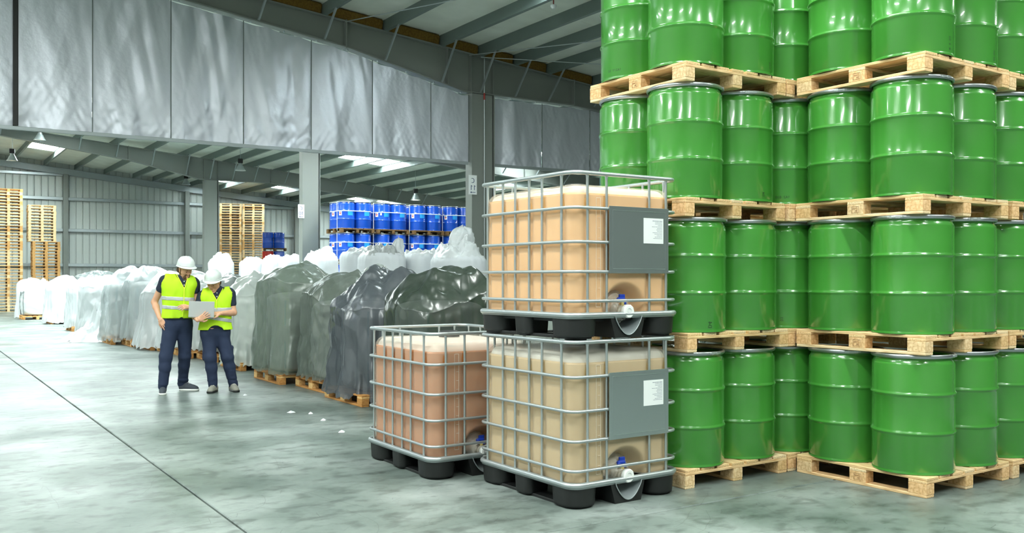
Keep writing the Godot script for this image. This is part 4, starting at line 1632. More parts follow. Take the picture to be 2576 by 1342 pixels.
func build_wrapped_row() -> void:
	M.weave = mat(rgb(216, 220, 220), 0.7)
	M.cord = mat(rgb(196, 224, 230), 0.7)
	var pallet := make_pallet("goods_pallet", Vector2(1.05, 1.2), M.old_wood, M.old_wood, M.old_wood, 6, false, 400)
	# [x, z, half x, half z, top, hem, tint, alpha, cover label, options]
	var green_grey := rgb(112, 122, 112)
	var dark := rgb(70, 78, 80)
	var pale := rgb(196, 204, 202)
	var white := rgb(228, 232, 234)
	var row := [
		[-0.86, -11.05, 0.56, 0.62, 1.74, 0.16, rgb(44, 56, 46), 0.8, "green-black plastic cover behind the lone tote, near end of row", {"seed": 11, "lean": Vector2(0.28, -0.1), "amp": 1.25, "dome": 0.34}],
		[-1.73, -12.22, 0.53, 0.62, 1.70, 0.10, rgb(72, 78, 84), 0.82, "dark slate-grey crumpled cover just left of the lone tote", {"seed": 22, "lean": Vector2(0.3, -0.1), "amp": 1.5, "dome": 0.36, "flare": 0.02}],
		[-2.42, -13.52, 0.52, 0.60, 1.68, 0.17, rgb(96, 106, 98), 0.74, "narrow grey-green cover left of the dark slate one", {"seed": 33, "lean": Vector2(0.1, -0.2), "amp": 1.35, "dome": 0.3}],
		[-3.33, -14.61, 0.56, 0.62, 1.78, 0.17, rgb(104, 118, 106), 0.7, "broad grey-green cover midway between men and lone tote", {"seed": 44, "amp": 1.1, "dome": 0.3, "lean": Vector2(-0.1, 0.1)}],
		[-4.50, -16.65, 0.54, 0.62, 1.66, 0.10, rgb(190, 198, 192), 0.72, "pale cover bulging just right of the shorter man", {"seed": 55, "amp": 1.2, "flare": 0.14, "dome": 0.35}],
		[-5.48, -18.27, 0.54, 0.60, 1.62, 0.17, rgb(138, 146, 144), 0.72, "grey film cover behind the shorter man's shoulder", {"seed": 66, "amp": 1.0, "dome": 0.3}],
		[-6.25, -19.15, 0.52, 0.56, 1.60, 0.17, rgb(222, 228, 228), 0.7, "pale film cover glimpsed between the two men", {"seed": 77, "amp": 0.9}],
		[-6.98, -20.15, 0.52, 0.58, 1.72, 0.10, white, 0.8, "white film cover directly behind the taller man", {"seed": 88, "amp": 0.8, "flare": 0.12}],
		[-7.78, -21.17, 0.56, 0.60, 1.74, 0.06, white, 0.82, "bright white cover left of the taller man's elbow", {"seed": 99, "amp": 0.8, "flare": 0.2, "dome": 0.4, "lean": Vector2(0.2, 0)}],
		[-8.62, -22.2, 0.52, 0.58, 1.92, 0.17, rgb(206, 214, 216), 0.52, "clear shiny cover, right one of the tall pair", {"seed": 110, "amp": 1.1, "dome": 0.42}],
		[-9.38, -22.9, 0.56, 0.6, 1.86, 0.10, rgb(206, 214, 216), 0.52, "clear shiny cover, left one of the tall pair", {"seed": 121, "amp": 1.1, "flare": 0.08, "dome": 0.45}],
		[-11.2, -25.6, 0.56, 0.6, 1.66, 0.08, white, 0.8, "white sagging cover behind the heap of loose film", {"seed": 132, "amp": 0.9, "flare": 0.14, "dome": 0.3}],
		[-12.9, -28.4, 0.54, 0.58, 1.62, 0.12, white, 0.8, "white cover far behind the film heap", {"seed": 143, "amp": 0.9, "dome": 0.35}],
		[-15.7, -32.8, 0.6, 0.62, 1.70, 0.05, white, 0.82, "white cover next to the open sack, far left end", {"seed": 154, "amp": 0.9, "flare": 0.12, "dome": 0.4}],
		# second row, only the tops show
		[0.0, -13.3, 0.56, 0.6, 1.66, 0.2, rgb(150, 160, 152), 0.7, "glinting grey film behind the dark covers", {"seed": 165, "amp": 1.2, "rows": 60, "cols": 90}],
		[-2.2, -15.5, 0.6, 0.6, 1.70, 0.2, rgb(166, 176, 170), 0.6, "shiny crinkled film behind the broad grey-green cover", {"seed": 176, "amp": 1.4, "rows": 60, "cols": 90}],
		[-4.55, -19.2, 0.62, 0.6, 1.80, 0.2, rgb(206, 212, 212), 0.6, "shiny crinkled film behind the shorter man's helmet", {"seed": 187, "amp": 1.4, "rows": 60, "cols": 90}],
		[-14.9, -33.8, 0.8, 0.62, 1.84, 0.2, rgb(112, 120, 120), 0.75, "dark grey film far back behind the white covers", {"seed": 198, "amp": 1.0, "rows": 60, "cols": 90}],
	]
	for q in row:
		var at := Vector3(q[0], 0, q[1])
		var what: String = q[8]
		dup(pallet, at, HALL, "pallet under the " + what, "pallets of the wrapped row")
		var b := thing("wrapped_bulk_bag", "bulk bag under a " + what, "bag", at + Vector3(0, 0.146, 0), HALL, "bulk bags of the wrapped row")
		var hh: float = q[4] - 0.56
		var sack := part("sack", bag_body(q[2] * 0.8, q[3] * 0.8, hh, int(q[9].seed) + 500), M.weave, b)
		for s in [[-1, -1], [1, -1], [1, 1], [-1, 1]]:
			var th := atan2(s[1] * q[3], s[0] * q[2])
			var e := Vector3(cos(th), 0, sin(th)) * soft(th, q[2] * 0.8, q[3] * 0.8, 3.6) * 0.985
			part("corner_seam", MB.new().tube([e + Vector3(0, 0.08, 0), e * 1.02 + Vector3(0, hh * 0.5, 0), e + Vector3(0, hh - 0.12, 0)], 0.012, 6).mesh(), M.cord, sack)
		part("plastic_cover", cover_mesh(q[2], q[3], q[4], q[5], q[9]), film(q[6], q[7], 0.255, 1.0), b, Vector3(0, -0.146, 0))
	# the open bag at the far left end: its cover is thrown back and the sack shows
	var at := Vector3(-18.45, 0, -36.2)
	dup(pallet, at, HALL, "brown pallet under the open white sack, far left end of the row", "pallets of the wrapped row")
	var b := thing("wrapped_bulk_bag", "open white woven sack with creased front, far left end of the wrapped row", "bag", at + Vector3(0, 0.146, 0), HALL)
	var nz := noise(610, 1.2, 4)
	part("sack", bag_body(0.5, 0.56, 0.98, 611, 1.6), M.weave, b)
	for s in [[-1, 1], [-1, -1], [1, 1]]:
		var e := Vector3(s[0] * 0.47, 0, s[1] * 0.52)
		part("strap", MB.new().tube([e + Vector3(0, 0.02, 0), e * 1.06 + Vector3(0, 0.5, 0), e + Vector3(0, 0.95, 0)], 0.013, 6).mesh(), M.steel_dark, b)
	part("plastic_cover", crumple(0.62, 0.5, 0.5, 620), film(white, 0.85, 0.3, 0.6), b, Vector3(0, 0.92, 0))
	part("plastic_cover", cover_mesh(0.5, 0.2, 1.62, 0.05, {"seed": 640, "amp": 0.9, "dome": 0.3, "flare": 0.1, "cols": 90, "rows": 60}), film(white, 0.82, 0.3, 0.6), b, Vector3(-0.1, -0.146, -0.78))
	# heap of loose film on the floor
	var heap := part("film_heap", heap_mesh(), film(white, 0.9, 0.4, 0.5), null, Vector3(-10.55, 0.0, -23.6))
	heap.rotation.y = 0.5
	tag(heap, "heap of loose white film slumped on the floor left of the clear covers", "plastic film")
	pallet.free()


# crumpled plastic: a rough dome with sharp ridges
func crumple(hx: float, hz: float, h: float, seed_: int, rows := 60, cols := 120) -> Mesh:
	var r1 := noise(seed_, 2.0, 4, true)
	var r2 := noise(seed_ + 1, 1.3, 3)
	var pts := PackedVector3Array()
	for i in rows:
		var f := float(i) / (rows - 1)
		for j in cols:
			var th := TAU * j / cols
			var rr := soft(th, hx, hz, 3.0) * lerpf(0.01, 1.0, pow(f, 0.8))
			var p := Vector3(cos(th) * rr, h * (1.0 - pow(f, 2.2)) * (0.75 + 0.6 * r2.get_noise_2d(cos(th) * rr * 2.0, sin(th) * rr * 2.0)), sin(th) * rr)
			var w := 0.42 * crumple_at(p * 2.6, seed_, r2) + 0.25 * r1.get_noise_3d(p.x * 1.2, p.y * 1.2, p.z * 1.2)
			p += Vector3(cos(th) * 0.45, 0.8, sin(th) * 0.45) * w * 0.2 * sin(PI * clampf(f * 0.9 + 0.08, 0, 1))
			p.y = maxf(p.y, -0.06)
			pts.append(p)
	return MB.new().grid(pts, rows, cols, true, false).mesh()


func heap_mesh() -> Mesh:
	var n := 70
	var r1 := noise(701, 1.5, 4, true)
	var r2 := noise(702, 0.9, 3)
	var pts := PackedVector3Array()
	for i in n:
		var f := pow(float(i) / (n - 1), 0.9)
		for j in 96:
			var th := TAU * j / 96
			var rr := f * (0.78 + 0.22 * r2.get_noise_2d(cos(th) * 1.6, sin(th) * 1.6)) * (1.0 + 0.3 * maxf(0.0, -cos(th)))
			var x := cos(th) * rr
			var z := sin(th) * rr * 0.75
			var hgt := 0.78 * exp(-(pow((x - 0.28) / 0.3, 2.0) + pow(z / 0.4, 2.0))) + 0.36 * exp(-(pow((x + 0.15) / 0.5, 2.0) + pow(z / 0.5, 2.0)))
			hgt *= 1.0 - pow(f, 5.0)
			var w := 0.9 * crumple_at(Vector3(x, hgt, z) * 2.0, 705, r2) + 0.2 * r1.get_noise_3d(x * 1.4, hgt, z * 1.4)
			pts.append(Vector3(x + w * 0.05, maxf(0.004, hgt * (0.9 + 0.5 * w) + 0.10 * w * (1.0 - f)), z + w * 0.05))
	return MB.new().grid(pts, n, 96, true, false).mesh()


func build_bulk_bags() -> void:
	var pallet := make_pallet("goods_pallet", Vector2(1.05, 1.1), M.old_wood, M.old_wood, M.old_wood, 6, false, 410)
	M.bag_white = mat(rgb(212, 216, 220), 0.65)
	M.liner = film(rgb(220, 224, 226), 0.9, 0.28, 0.6)
	M.liner_grey = film(rgb(176, 180, 180), 0.9, 0.28, 0.6)
	# [x, z, half, body top, liner height, label]
	var bags := [
		[-1.12, -19.6, 0.56, 2.06, 0.62, "white bulk bag with liner pulled to a high peak beside the column"],
		[-1.98, -20.7, 0.5, 2.12, 0.22, "white bulk bag with low crumpled top, second from the nearest column"],
		[-2.80, -20.1, 0.5, 2.12, 0.34, "white bulk bag with grey crumpled film on top"],
		[-3.42, -21.2, 0.46, 2.18, 0.22, "white bulk bag overlapping the blue drums, left end of near group"],
		[-5.95, -29.2, 0.5, 2.28, 0.34, "pale tapering bulk bag left of the blue drum stack"],
		[-7.45, -35.4, 0.42, 2.26, 0.4, "white bag with two pointed ears, right beside the second column"],
		[-8.15, -34.6, 0.48, 2.3, 0.32, "white bag half hidden by the left edge of the second column"],
		[-9.72, -38.2, 0.5, 2.35, 0.34, "white bulk bag before the far drums, right one of touching pair"],
		[-10.72, -38.6, 0.52, 2.3, 0.3, "white bulk bag before the pallet towers, left one of touching pair"],
		[-11.9, -38.2, 0.5, 2.3, 0.5, "lone white bulk bag between third column and pallet towers"],
	]
	for k in bags.size():
		var q: Array = bags[k]
		var at := Vector3(q[0], 0, q[1])
		dup(pallet, at, HALL, "pallet under the " + q[5], "pallets of the white bulk bags")
		var t := thing("bulk_bag", q[5], "bag", at + Vector3(0, 0.146, 0), HALL + 0.1 * sin(k * 2.0), "white bulk bags of the back row")
		var h: float = q[3] - 0.146
		part("sack", tall_bag(q[2], h, 800 + k * 3), M.bag_white, t)
		part("crumpled_liner", crumple(q[2] * 0.9, q[2] * 0.9, q[4] * 0.75, 900 + k * 3), M.liner_grey if k == 2 else M.liner, t, Vector3(0, h - 0.06, 0))
		if k == 0:
			part("liner_spout", spout(0.26, 0.62, 950), M.liner, t, Vector3(0.05, h - 0.02, 0.0))
		elif k in [4, 5, 9]:
			part("liner_spout", spout(0.2, 0.3, 960 + k), M.liner, t, Vector3(0.1, h - 0.02, 0.1))
		elif k == 2:
			part("liner_spout", spout(0.12, 0.36, 970), M.liner, t, Vector3(0.32, h - 0.04, 0.1))
	pallet.free()


func tall_bag(r: float, h: float, seed_: int) -> Mesh:
	var nz := noise(seed_, 1.2, 3)
	var fine := noise(seed_ + 1, 3.0, 2)
	var cols := 72
	var rows := 40
	var pts := PackedVector3Array()
	for i in rows:
		var f := float(i) / (rows - 1)
		var y := h * f
		var k := 1.0 - 0.03 * f + 0.03 * sin(f * PI)
		if f > 0.93:
			k *= 1.0 - 0.16 * pow((f - 0.93) / 0.07, 2.0)
		for j in cols:
			var th := TAU * j / cols
			var rr := soft(th, r, r, 2.7) * k
			var w := nz.get_noise_3d(cos(th) * rr, y * 0.6, sin(th) * rr) * 0.03 + fine.get_noise_3d(cos(th) * rr, y * 5.0, sin(th) * rr) * 0.006
			# pleats drawn in under the tied top
			w += 0.012 * sin(th * 22.0) * smoothstep(0.82, 0.98, f)
			pts.append(Vector3(cos(th) * (rr + w), y, sin(th) * (rr + w)))
	return MB.new().grid(pts, rows, cols, true, true).mesh()


func spout(r: float, h: float, seed_: int) -> Mesh:
	var r1 := noise(seed_, 2.2, 3, true)
	var rows := 26
	var cols := 40
	var pts := PackedVector3Array()
	for i in rows:
		var f := float(i) / (rows - 1)
		for j in cols:
			var th := TAU * j / cols
			var rr := r * (1.25 - 0.75 * f + 0.35 * sin(f * PI) * f)
			if f > 0.9:
				rr *= 1.0 - 0.9 * (f - 0.9) / 0.1
			var w := 0.45 * crumple_at(Vector3(cos(th) * 0.5, f * h * 1.2, sin(th) * 0.5), seed_, r1) + 0.2 * r1.get_noise_3d(cos(th) * 0.5, f * h * 1.2, sin(th) * 0.5)
			pts.append(Vector3(cos(th) * rr * (1.0 + 0.4 * w) + 0.25 * r * f * f, f * h + 0.1 * w * f, sin(th) * rr * 0.7 * (1.0 + 0.4 * w)))
	return MB.new().grid(pts, rows, cols, true, true).mesh()


# ---------------------------------------------------------------- people
# A distance field on a grid, meshed as surface nets.
class Field:
	var o: Vector3
	var h: float
	var nx: int
	var ny: int
	var nz: int
	var d := PackedFloat32Array()

	func _init(lo: Vector3, hi: Vector3, cell: float) -> void:
		o = lo
		h = cell
		nx = int((hi.x - lo.x) / h) + 2
		ny = int((hi.y - lo.y) / h) + 2
		nz = int((hi.z - lo.z) / h) + 2
		d.resize(nx * ny * nz)
		d.fill(9.0)

	# a tapered capsule from a to b; flat squeezes it front to back
	func bone(a: Vector3, b: Vector3, ra: float, rb: float, k := 0.03, flat := 1.0) -> void:
		var rm := maxf(ra, rb) + k * 0.5 + 3.0 * h
		var lo := Vector3(minf(a.x, b.x) - rm, minf(a.y, b.y) - rm, minf(a.z, b.z) - rm)
		var hi := Vector3(maxf(a.x, b.x) + rm, maxf(a.y, b.y) + rm, maxf(a.z, b.z) + rm)
		var i0 := clampi(int((lo.x - o.x) / h), 0, nx - 1)
		var i1 := clampi(int((hi.x - o.x) / h) + 1, 0, nx - 1)
		var j0 := clampi(int((lo.y - o.y) / h), 0, ny - 1)
		var j1 := clampi(int((hi.y - o.y) / h) + 1, 0, ny - 1)
		var k0 := clampi(int((lo.z - o.z) / h), 0, nz - 1)
		var k1 := clampi(int((hi.z - o.z) / h) + 1, 0, nz - 1)
		var s := Vector3(1, 1, 1.0 / flat)
		var aa := a * s
		var ba := (b - a) * s
		var l2 := maxf(ba.length_squared(), 1e-9)
		for kk in range(k0, k1 + 1):
			for jj in range(j0, j1 + 1):
				var at := (kk * ny + jj) * nx
				for ii in range(i0, i1 + 1):
					var p := Vector3(o.x + ii * h, o.y + jj * h, (o.z + kk * h) / flat) - aa
					var t := clampf(p.dot(ba) / l2, 0.0, 1.0)
					var q := (p - ba * t).length() - lerpf(ra, rb, t)
					var c := d[at + ii]
					var g := maxf(k - absf(c - q), 0.0)
					d[at + ii] = minf(c, q) - g * g / (4.0 * k)

	func cut(n: Vector3, off: float) -> void:
		for kk in nz:
			for jj in ny:
				var at := (kk * ny + jj) * nx
				for ii in nx:
					if d[at + ii] < 1.0:
						d[at + ii] = maxf(d[at + ii], n.x * (o.x + ii * h) + n.y * (o.y + jj * h) + n.z * (o.z + kk * h) - off)

	func carve(a: Vector3, b: Vector3, ra: float, rb: float) -> void:
		var ba := b - a
		var l2 := maxf(ba.length_squared(), 1e-9)
		for kk in nz:
			for jj in ny:
				var at := (kk * ny + jj) * nx
				for ii in nx:
					if d[at + ii] < 1.0:
						var p := Vector3(o.x + ii * h, o.y + jj * h, o.z + kk * h) - a
						var t := clampf(p.dot(ba) / l2, 0.0, 1.0)
						d[at + ii] = maxf(d[at + ii], lerpf(ra, rb, t) - (p - ba * t).length())

	# the open front of a vest: a wedge above v between two points of the neckline
	func vee(v: Vector2, l: Vector2, r: Vector2, z: float) -> void:
		var nl := Vector2(v.y - l.y, l.x - v.x).normalized()
		if nl.dot(r - v) < 0: nl = -nl
		var nr := Vector2(v.y - r.y, r.x - v.x).normalized()
		if nr.dot(l - v) < 0: nr = -nr
		for kk in nz:
			if o.z + kk * h < z: continue
			for jj in ny:
				var at := (kk * ny + jj) * nx
				for ii in nx:
					if d[at + ii] < 1.0:
						var p := Vector2(o.x + ii * h, o.y + jj * h) - v
						d[at + ii] = maxf(d[at + ii], minf(nl.dot(p), nr.dot(p)))

	func rough(n: FastNoiseLite, amp: float, s: Vector3, y0 := -9.0, y1 := 9.0) -> void:
		for kk in nz:
			for jj in ny:
				var y := o.y + jj * h
				if y < y0 or y > y1: continue
				var at := (kk * ny + jj) * nx
				for ii in nx:
					if absf(d[at + ii]) < 0.06:
						d[at + ii] += amp * n.get_noise_3d((o.x + ii * h) * s.x, y * s.y, (o.z + kk * h) * s.z)

	func mesh_into(mb: MB) -> void:
		var where := {}
		var f := mb.v.size()
		var pts := PackedVector3Array()
		var cells := PackedInt32Array()
		var lim := h * 2.2
		var offs := [0, 1, nx, nx + 1, nx * ny, nx * ny + 1, nx * ny + nx, nx * ny + nx + 1]
		var edges := [[0, 1], [2, 3], [4, 5], [6, 7], [0, 2], [1, 3], [4, 6], [5, 7], [0, 4], [1, 5], [2, 6], [3, 7]]
		for kk in nz - 1:
			for jj in ny - 1:
				var row := (kk * ny + jj) * nx
				for ii in nx - 1:
					var at := row + ii
					if absf(d[at]) > lim: continue
					var neg := 0
					for q in offs:
						if d[at + q] < 0.0: neg += 1
					if neg == 0 or neg == 8: continue
					var sum := Vector3.ZERO
					var cnt := 0
					for e in edges:
						var u: float = d[at + offs[e[0]]]
						var w: float = d[at + offs[e[1]]]
						if (u < 0.0) != (w < 0.0):
							var t := u / (u - w)
							var a: int = e[0]
							var b: int = e[1]
							sum += Vector3(a & 1, (a >> 1) & 1, (a >> 2) & 1).lerp(Vector3(b & 1, (b >> 1) & 1, (b >> 2) & 1), t)
							cnt += 1
					where[at] = pts.size()
					cells.append(at)
					pts.append(o + (Vector3(ii, jj, kk) + sum / cnt) * h)
		var acc := PackedVector3Array()
		acc.resize(pts.size())
		var ix := PackedInt32Array()
		var steps := [1, nx, nx * ny]
		for c in cells:
			for ax in 3:
				var s0: int = steps[ax]
				var u: float = d[c]
				var w: float = d[c + s0]
				if (u < 0.0) == (w < 0.0): continue
				var s1: int = steps[(ax + 1) % 3]
				var s2: int = steps[(ax + 2) % 3]
				if not (where.has(c - s1) and where.has(c - s2) and where.has(c - s1 - s2)): continue
				var q := [where[c], where[c - s1], where[c - s1 - s2], where[c - s2]]
				if u >= 0.0: q.reverse()
				# q runs counter-clockwise seen from outside
				var nr: Vector3 = (pts[q[2]] - pts[q[0]]).cross(pts[q[3]] - pts[q[1]])
				for e in q: acc[e] += nr
				ix.append_array([q[0], q[2], q[1], q[0], q[3], q[2]])
		for k in pts.size():
			mb.put(pts[k], acc[k] if acc[k].length() > 1e-14 else Vector3.UP)
		for e in ix: mb.ix.append(f + e)

	func mesh() -> Mesh:
		var mb := MB.new()
		mesh_into(mb)
		return mb.mesh()


# A hand from the wrist: forward along fwd, back of the hand towards up; thumb on the side of "side".
func hand_into(mb: MB, wrist: Vector3, fwd: Vector3, up: Vector3, side: float, curl: Array, spread := 0.09, thumb := 0.7, arm_from := Vector3.ZERO) -> void:
	fwd = fwd.normalized()
	var across := fwd.cross(up).normalized() * side
	up = across.cross(fwd).normalized() * side
	var f := Field.new(wrist - Vector3(0.21, 0.21, 0.21), wrist + Vector3(0.21, 0.21, 0.21), 0.0038)
	f.bone(wrist + (arm_from - wrist).normalized() * 0.05, wrist + fwd * 0.02, 0.027, 0.026, 0.02)
	var bases := []
	for k in 4:
		var off := (1.5 - k) * 0.0205
		var base := wrist + fwd * (0.098 - 0.004 * absf(k - 1.2)) + across * off
		bases.append(base)
		f.bone(wrist + fwd * 0.022 + across * off * 0.75, base, 0.0145, 0.0115, 0.014)
	var lens := [0.072, 0.08, 0.074, 0.058]
	for k in 4:
		var p: Vector3 = bases[k]
		var dir := (fwd + across * (1.5 - k) * spread).normalized()
		var ang: float = curl[k]
		for s in 3:
			dir = (dir * cos(ang) - up * sin(ang)).normalized() if s == 0 else dir.rotated(across, ang * side * -1.0 if false else 0.0)
			if s > 0:
				var dn := -up
				dir = (dir + (dn - dir * dir.dot(dn)).normalized() * tan(ang * 0.8)).normalized()
			var ln: float = lens[k] * [0.46, 0.3, 0.24][s]
			var q := p + dir * ln
			f.bone(p, q, 0.0092 - 0.0008 * s, 0.0086 - 0.0009 * s, 0.004)
			p = q
	var t0 := wrist + fwd * 0.03 + across * 0.026
	var t1 := t0 + (fwd * 0.6 + across * thumb - up * 0.25).normalized() * 0.042
	var t2 := t1 + (fwd * 0.85 + across * thumb * 0.4 - up * 0.3).normalized() * 0.032
	var t3 := t2 + (fwd * 0.95 - up * 0.35).normalized() * 0.026
	f.bone(t0 - across * 0.008, t1, 0.017, 0.0125, 0.014)
	f.bone(t1, t2, 0.0118, 0.0105, 0.005)
	f.bone(t2, t3, 0.0105, 0.0085, 0.004)
	f.mesh_into(mb)


func head_into(mb: MB, at: Transform3D, neck_to: Vector3) -> void:
	# built upright in its own axes, then turned
	var f := Field.new(Vector3(-0.13, -0.2, -0.15), Vector3(0.13, 0.17, 0.15), 0.0042)
	f.bone(Vector3(0, 0.05, -0.03), Vector3(0, 0.05, 0.015), 0.083, 0.078, 0.03)
	f.bone(Vector3(0, -0.03, 0.02), Vector3(0, -0.08, 0.05), 0.06, 0.036, 0.03)
	f.bone(Vector3(-0.03, -0.02, 0.045), Vector3(0.03, -0.02, 0.045), 0.036, 0.036, 0.03)
	f.bone(Vector3(0, -0.095, 0.06), Vector3(0, -0.1, 0.055), 0.021, 0.021, 0.02)
	f.bone(Vector3(-0.052, -0.05, 0.0), Vector3(-0.02, -0.09, 0.05), 0.02, 0.018, 0.03)
	f.bone(Vector3(0.052, -0.05, 0.0), Vector3(0.02, -0.09, 0.05), 0.02, 0.018, 0.03)
	f.bone(Vector3(-0.036, 0.026, 0.078), Vector3(0.036, 0.026, 0.078), 0.0125, 0.0125, 0.02)
	for s in [-1.0, 1.0]:
		f.carve(Vector3(s * 0.031, 0.006, 0.1), Vector3(s * 0.031, 0.006, 0.1), 0.015, 0.015)
		f.bone(Vector3(s * 0.031, 0.006, 0.08), Vector3(s * 0.033, 0.006, 0.08), 0.0115, 0.0115, 0.004)
		f.bone(Vector3(s * 0.079, 0.018, -0.012), Vector3(s * 0.076, -0.024, -0.002), 0.014, 0.010, 0.006)
	f.bone(Vector3(0, 0.018, 0.088), Vector3(0, -0.022, 0.106), 0.008, 0.0115, 0.012)
	f.bone(Vector3(-0.012, -0.027, 0.096), Vector3(0.012, -0.027, 0.096), 0.0085, 0.0085, 0.008)
	f.bone(Vector3(-0.019, -0.052, 0.083), Vector3(0.019, -0.052, 0.083), 0.0065, 0.0065, 0.008)
	f.bone(Vector3(-0.016, -0.064, 0.082), Vector3(0.016, -0.064, 0.082), 0.0075, 0.0075, 0.006)
	var nk := at.affine_inverse() * neck_to
	f.bone(Vector3(0, -0.03, -0.03), nk, 0.056, 0.06, 0.03)
	var t := mb.t
	mb.t = mb.t * at
	f.mesh_into(mb)
	mb.t = t


func make_person(o: Dictionary) -> Node3D:
	var skin: Material = M.skin
	var t := thing("person", o.label, "person", o.at, o.turn)
	var J: Dictionary = o.joints
	# body: one surface under the clothes
	var mb := MB.new()
	var f := Field.new(Vector3(-0.55, 0.0, -0.5), Vector3(0.55, 1.72, 0.6), 0.012)
	torso(f, J, 0.0)
	legs(f, J, -0.034)
	for s in ["l", "r"]:
		f.bone(J["sh_" + s], J["el_" + s], 0.052, 0.043, 0.03)
		var fore: Vector3 = J["el_" + s].lerp(J["wr_" + s], 0.3)
		f.bone(J["el_" + s], fore, 0.043, 0.044, 0.02)
		f.bone(fore, J["wr_" + s], 0.044, 0.028, 0.02)
	f.mesh_into(mb)
	head_into(mb, J.head, J.neck)
	for s in ["l", "r"]:
		var q: Array = J["hand_" + s]
		hand_into(mb, J["wr_" + s], q[0], q[1], q[2], q[3], q[4], q[5], J["el_" + s])
	part("body", mb.mesh(), skin, t)
	# polo shirt
	var fold := noise(o.seed, 5.0, 3)
	f = Field.new(Vector3(-0.42, 0.85, -0.4), Vector3(0.42, 1.66, 0.4), 0.011)
	torso(f, J, 0.012)
	f.bone(J.neck + Vector3(0, -0.03, -0.01), J.neck + Vector3(0, 0.022, 0.005), 0.075, 0.07, 0.02)
	for s in ["l", "r"]:
		var hem: Vector3 = J["sh_" + s].lerp(J["el_" + s], o.sleeve)
		f.bone(J["sh_" + s], hem, 0.07, 0.066, 0.04)
	f.rough(fold, 0.012, Vector3(1, 1, 1))
	for s in ["l", "r"]:
		var hem: Vector3 = J["sh_" + s].lerp(J["el_" + s], o.sleeve + 0.14)
		var dir: Vector3 = (J["el_" + s] - J["sh_" + s]).normalized()
		var g := Vector3(dir.x, dir.y, dir.z)
		sleeve_cut(f, hem, g)
	f.carve(J.head * Vector3(0, -0.02, 0.05), J.head * Vector3(0, -0.07, 0.06), 0.075, 0.06)
	f.cut(Vector3(0, -1, 0), -(J.hip.y + 0.07))
	var shirt := part("polo_shirt", f.mesh(), M.navy, t)
	for k in 2:
		part("button", MB.new().lathe([Vector2(0, 0.004), Vector2(0.006, 0.004), Vector2(0.007, 0)], 10).mesh(), M.plate_white, shirt, J.vee + Vector3(0.004, 0.07 + 0.05 * k, -0.012 - 0.02 * k)).rotation.x = PI / 2
	# trousers
	f = Field.new(Vector3(-0.42, 0.02, -0.55), Vector3(0.42, 1.08, 0.35), 0.011)
	legs(f, J, 0.0)
	f.bone(J.hip + Vector3(-0.085, 0.03, 0), J.hip + Vector3(0.085, 0.03, 0), 0.12, 0.12, 0.06, 0.95)
	f.bone(J.hip + Vector3(-0.08, 0.16, 0), J.hip + Vector3(0.08, 0.16, 0), 0.117, 0.117, 0.06, 0.97)
	f.rough(noise(o.seed + 3, 3.0, 3), 0.008, Vector3(1.6, 1.0, 1.6), 0.3, 0.9)
	f.rough(noise(o.seed + 4, 3.2, 2, true), 0.004, Vector3(1.0, 2.0, 1.0), 0.2, 0.62)
	f.rough(noise(o.seed + 5, 3.0, 2), 0.018, Vector3(0.7, 3.4, 0.7), 0.02, 0.17)
	f.cut(Vector3(0, -1, 0), -0.045)
	var tr := part("trousers", f.mesh(), M.navy_trousers, t)
	for q in o.pockets:
		f = Field.new(q[0] - Vector3(0.12, 0.16, 0.12), q[0] + Vector3(0.12, 0.16, 0.12), 0.009)
		f.bone(q[0] + Vector3(0, -0.06, 0), q[0] + Vector3(0, 0.05, 0), 0.036, 0.036, 0.02, 0.6)
		f.rough(fold, 0.01, Vector3(2, 2, 2))
		part("cargo_pocket", f.mesh(), M.navy_trousers, tr)
	# safety vest
	f = Field.new(Vector3(-0.42, 0.78, -0.4), Vector3(0.42, 1.66, 0.4), 0.0075)
	vest(f, J, o, 0.03)
	var v := part("safety_vest", f.mesh(), M.hivis, t)
	for q in o.bands:
		f = Field.new(Vector3(-0.42, q[0] - 0.08, -0.4), Vector3(0.42, q[1] + 0.08, 0.4), 0.0075)
		vest(f, J, o, 0.035)
		f.cut(Vector3(q[2], 1, 0).normalized(), q[1])
		f.cut(Vector3(-q[2], -1, 0).normalized(), -q[0])
		part("reflective_band", f.mesh(), M.reflect, v)
	# piping along the neckline
	for q in o.piping:
		part("piping", MB.new().tube(q, 0.0055, 6).mesh(), M.hivis_edge, v)
	# shoes
	for s in ["l", "r"]:
		var q: Array = o["shoe_" + s]
		shoe(t, q[0], q[1], q[2], q[3])
	# hard hat
	hard_hat(t, J.head, o.hat)
	# hair, brows, eyes, beard
	var hd: Transform3D = J.head
	f = Field.new(Vector3(-0.12, -0.1, -0.16), Vector3(0.12, 0.14, 0.1), 0.006)
	f.bone(Vector3(0, 0.045, -0.035), Vector3(0, 0.055, 0.01), 0.087, 0.078, 0.03)
	f.bone(Vector3(-0.05, -0.02, -0.045), Vector3(0.05, -0.02, -0.045), 0.048, 0.048, 0.03)
	f.cut(Vector3(0, 0, 1), 0.018)
	f.cut(Vector3(0, -1, 0), 0.055)
	var hm := MB.new()
	hm.t = hd
	f.mesh_into(hm)
	part("hair", hm.mesh(), M.hair, t)
	for s in [-1.0, 1.0]:
		var b := MB.new()
		b.t = hd
		b.tube([Vector3(s * 0.014, 0.024, 0.093), Vector3(s * 0.032, 0.029, 0.089), Vector3(s * 0.048, 0.022, 0.078)], 0.0042, 6)
		part("eyebrow", b.mesh(), M.hair, t)
		b = MB.new()
		b.t = hd
		b.lathe([Vector2(0, -0.006), Vector2(0.007, -0.003), Vector2(0.008, 0.0), Vector2(0.007, 0.003), Vector2(0, 0.006)], 10, Vector3(s * 0.031, 0.002, 0.0875))
		part("eye", b.mesh(), M.eye, t)
	var lp := MB.new()
	lp.t = hd
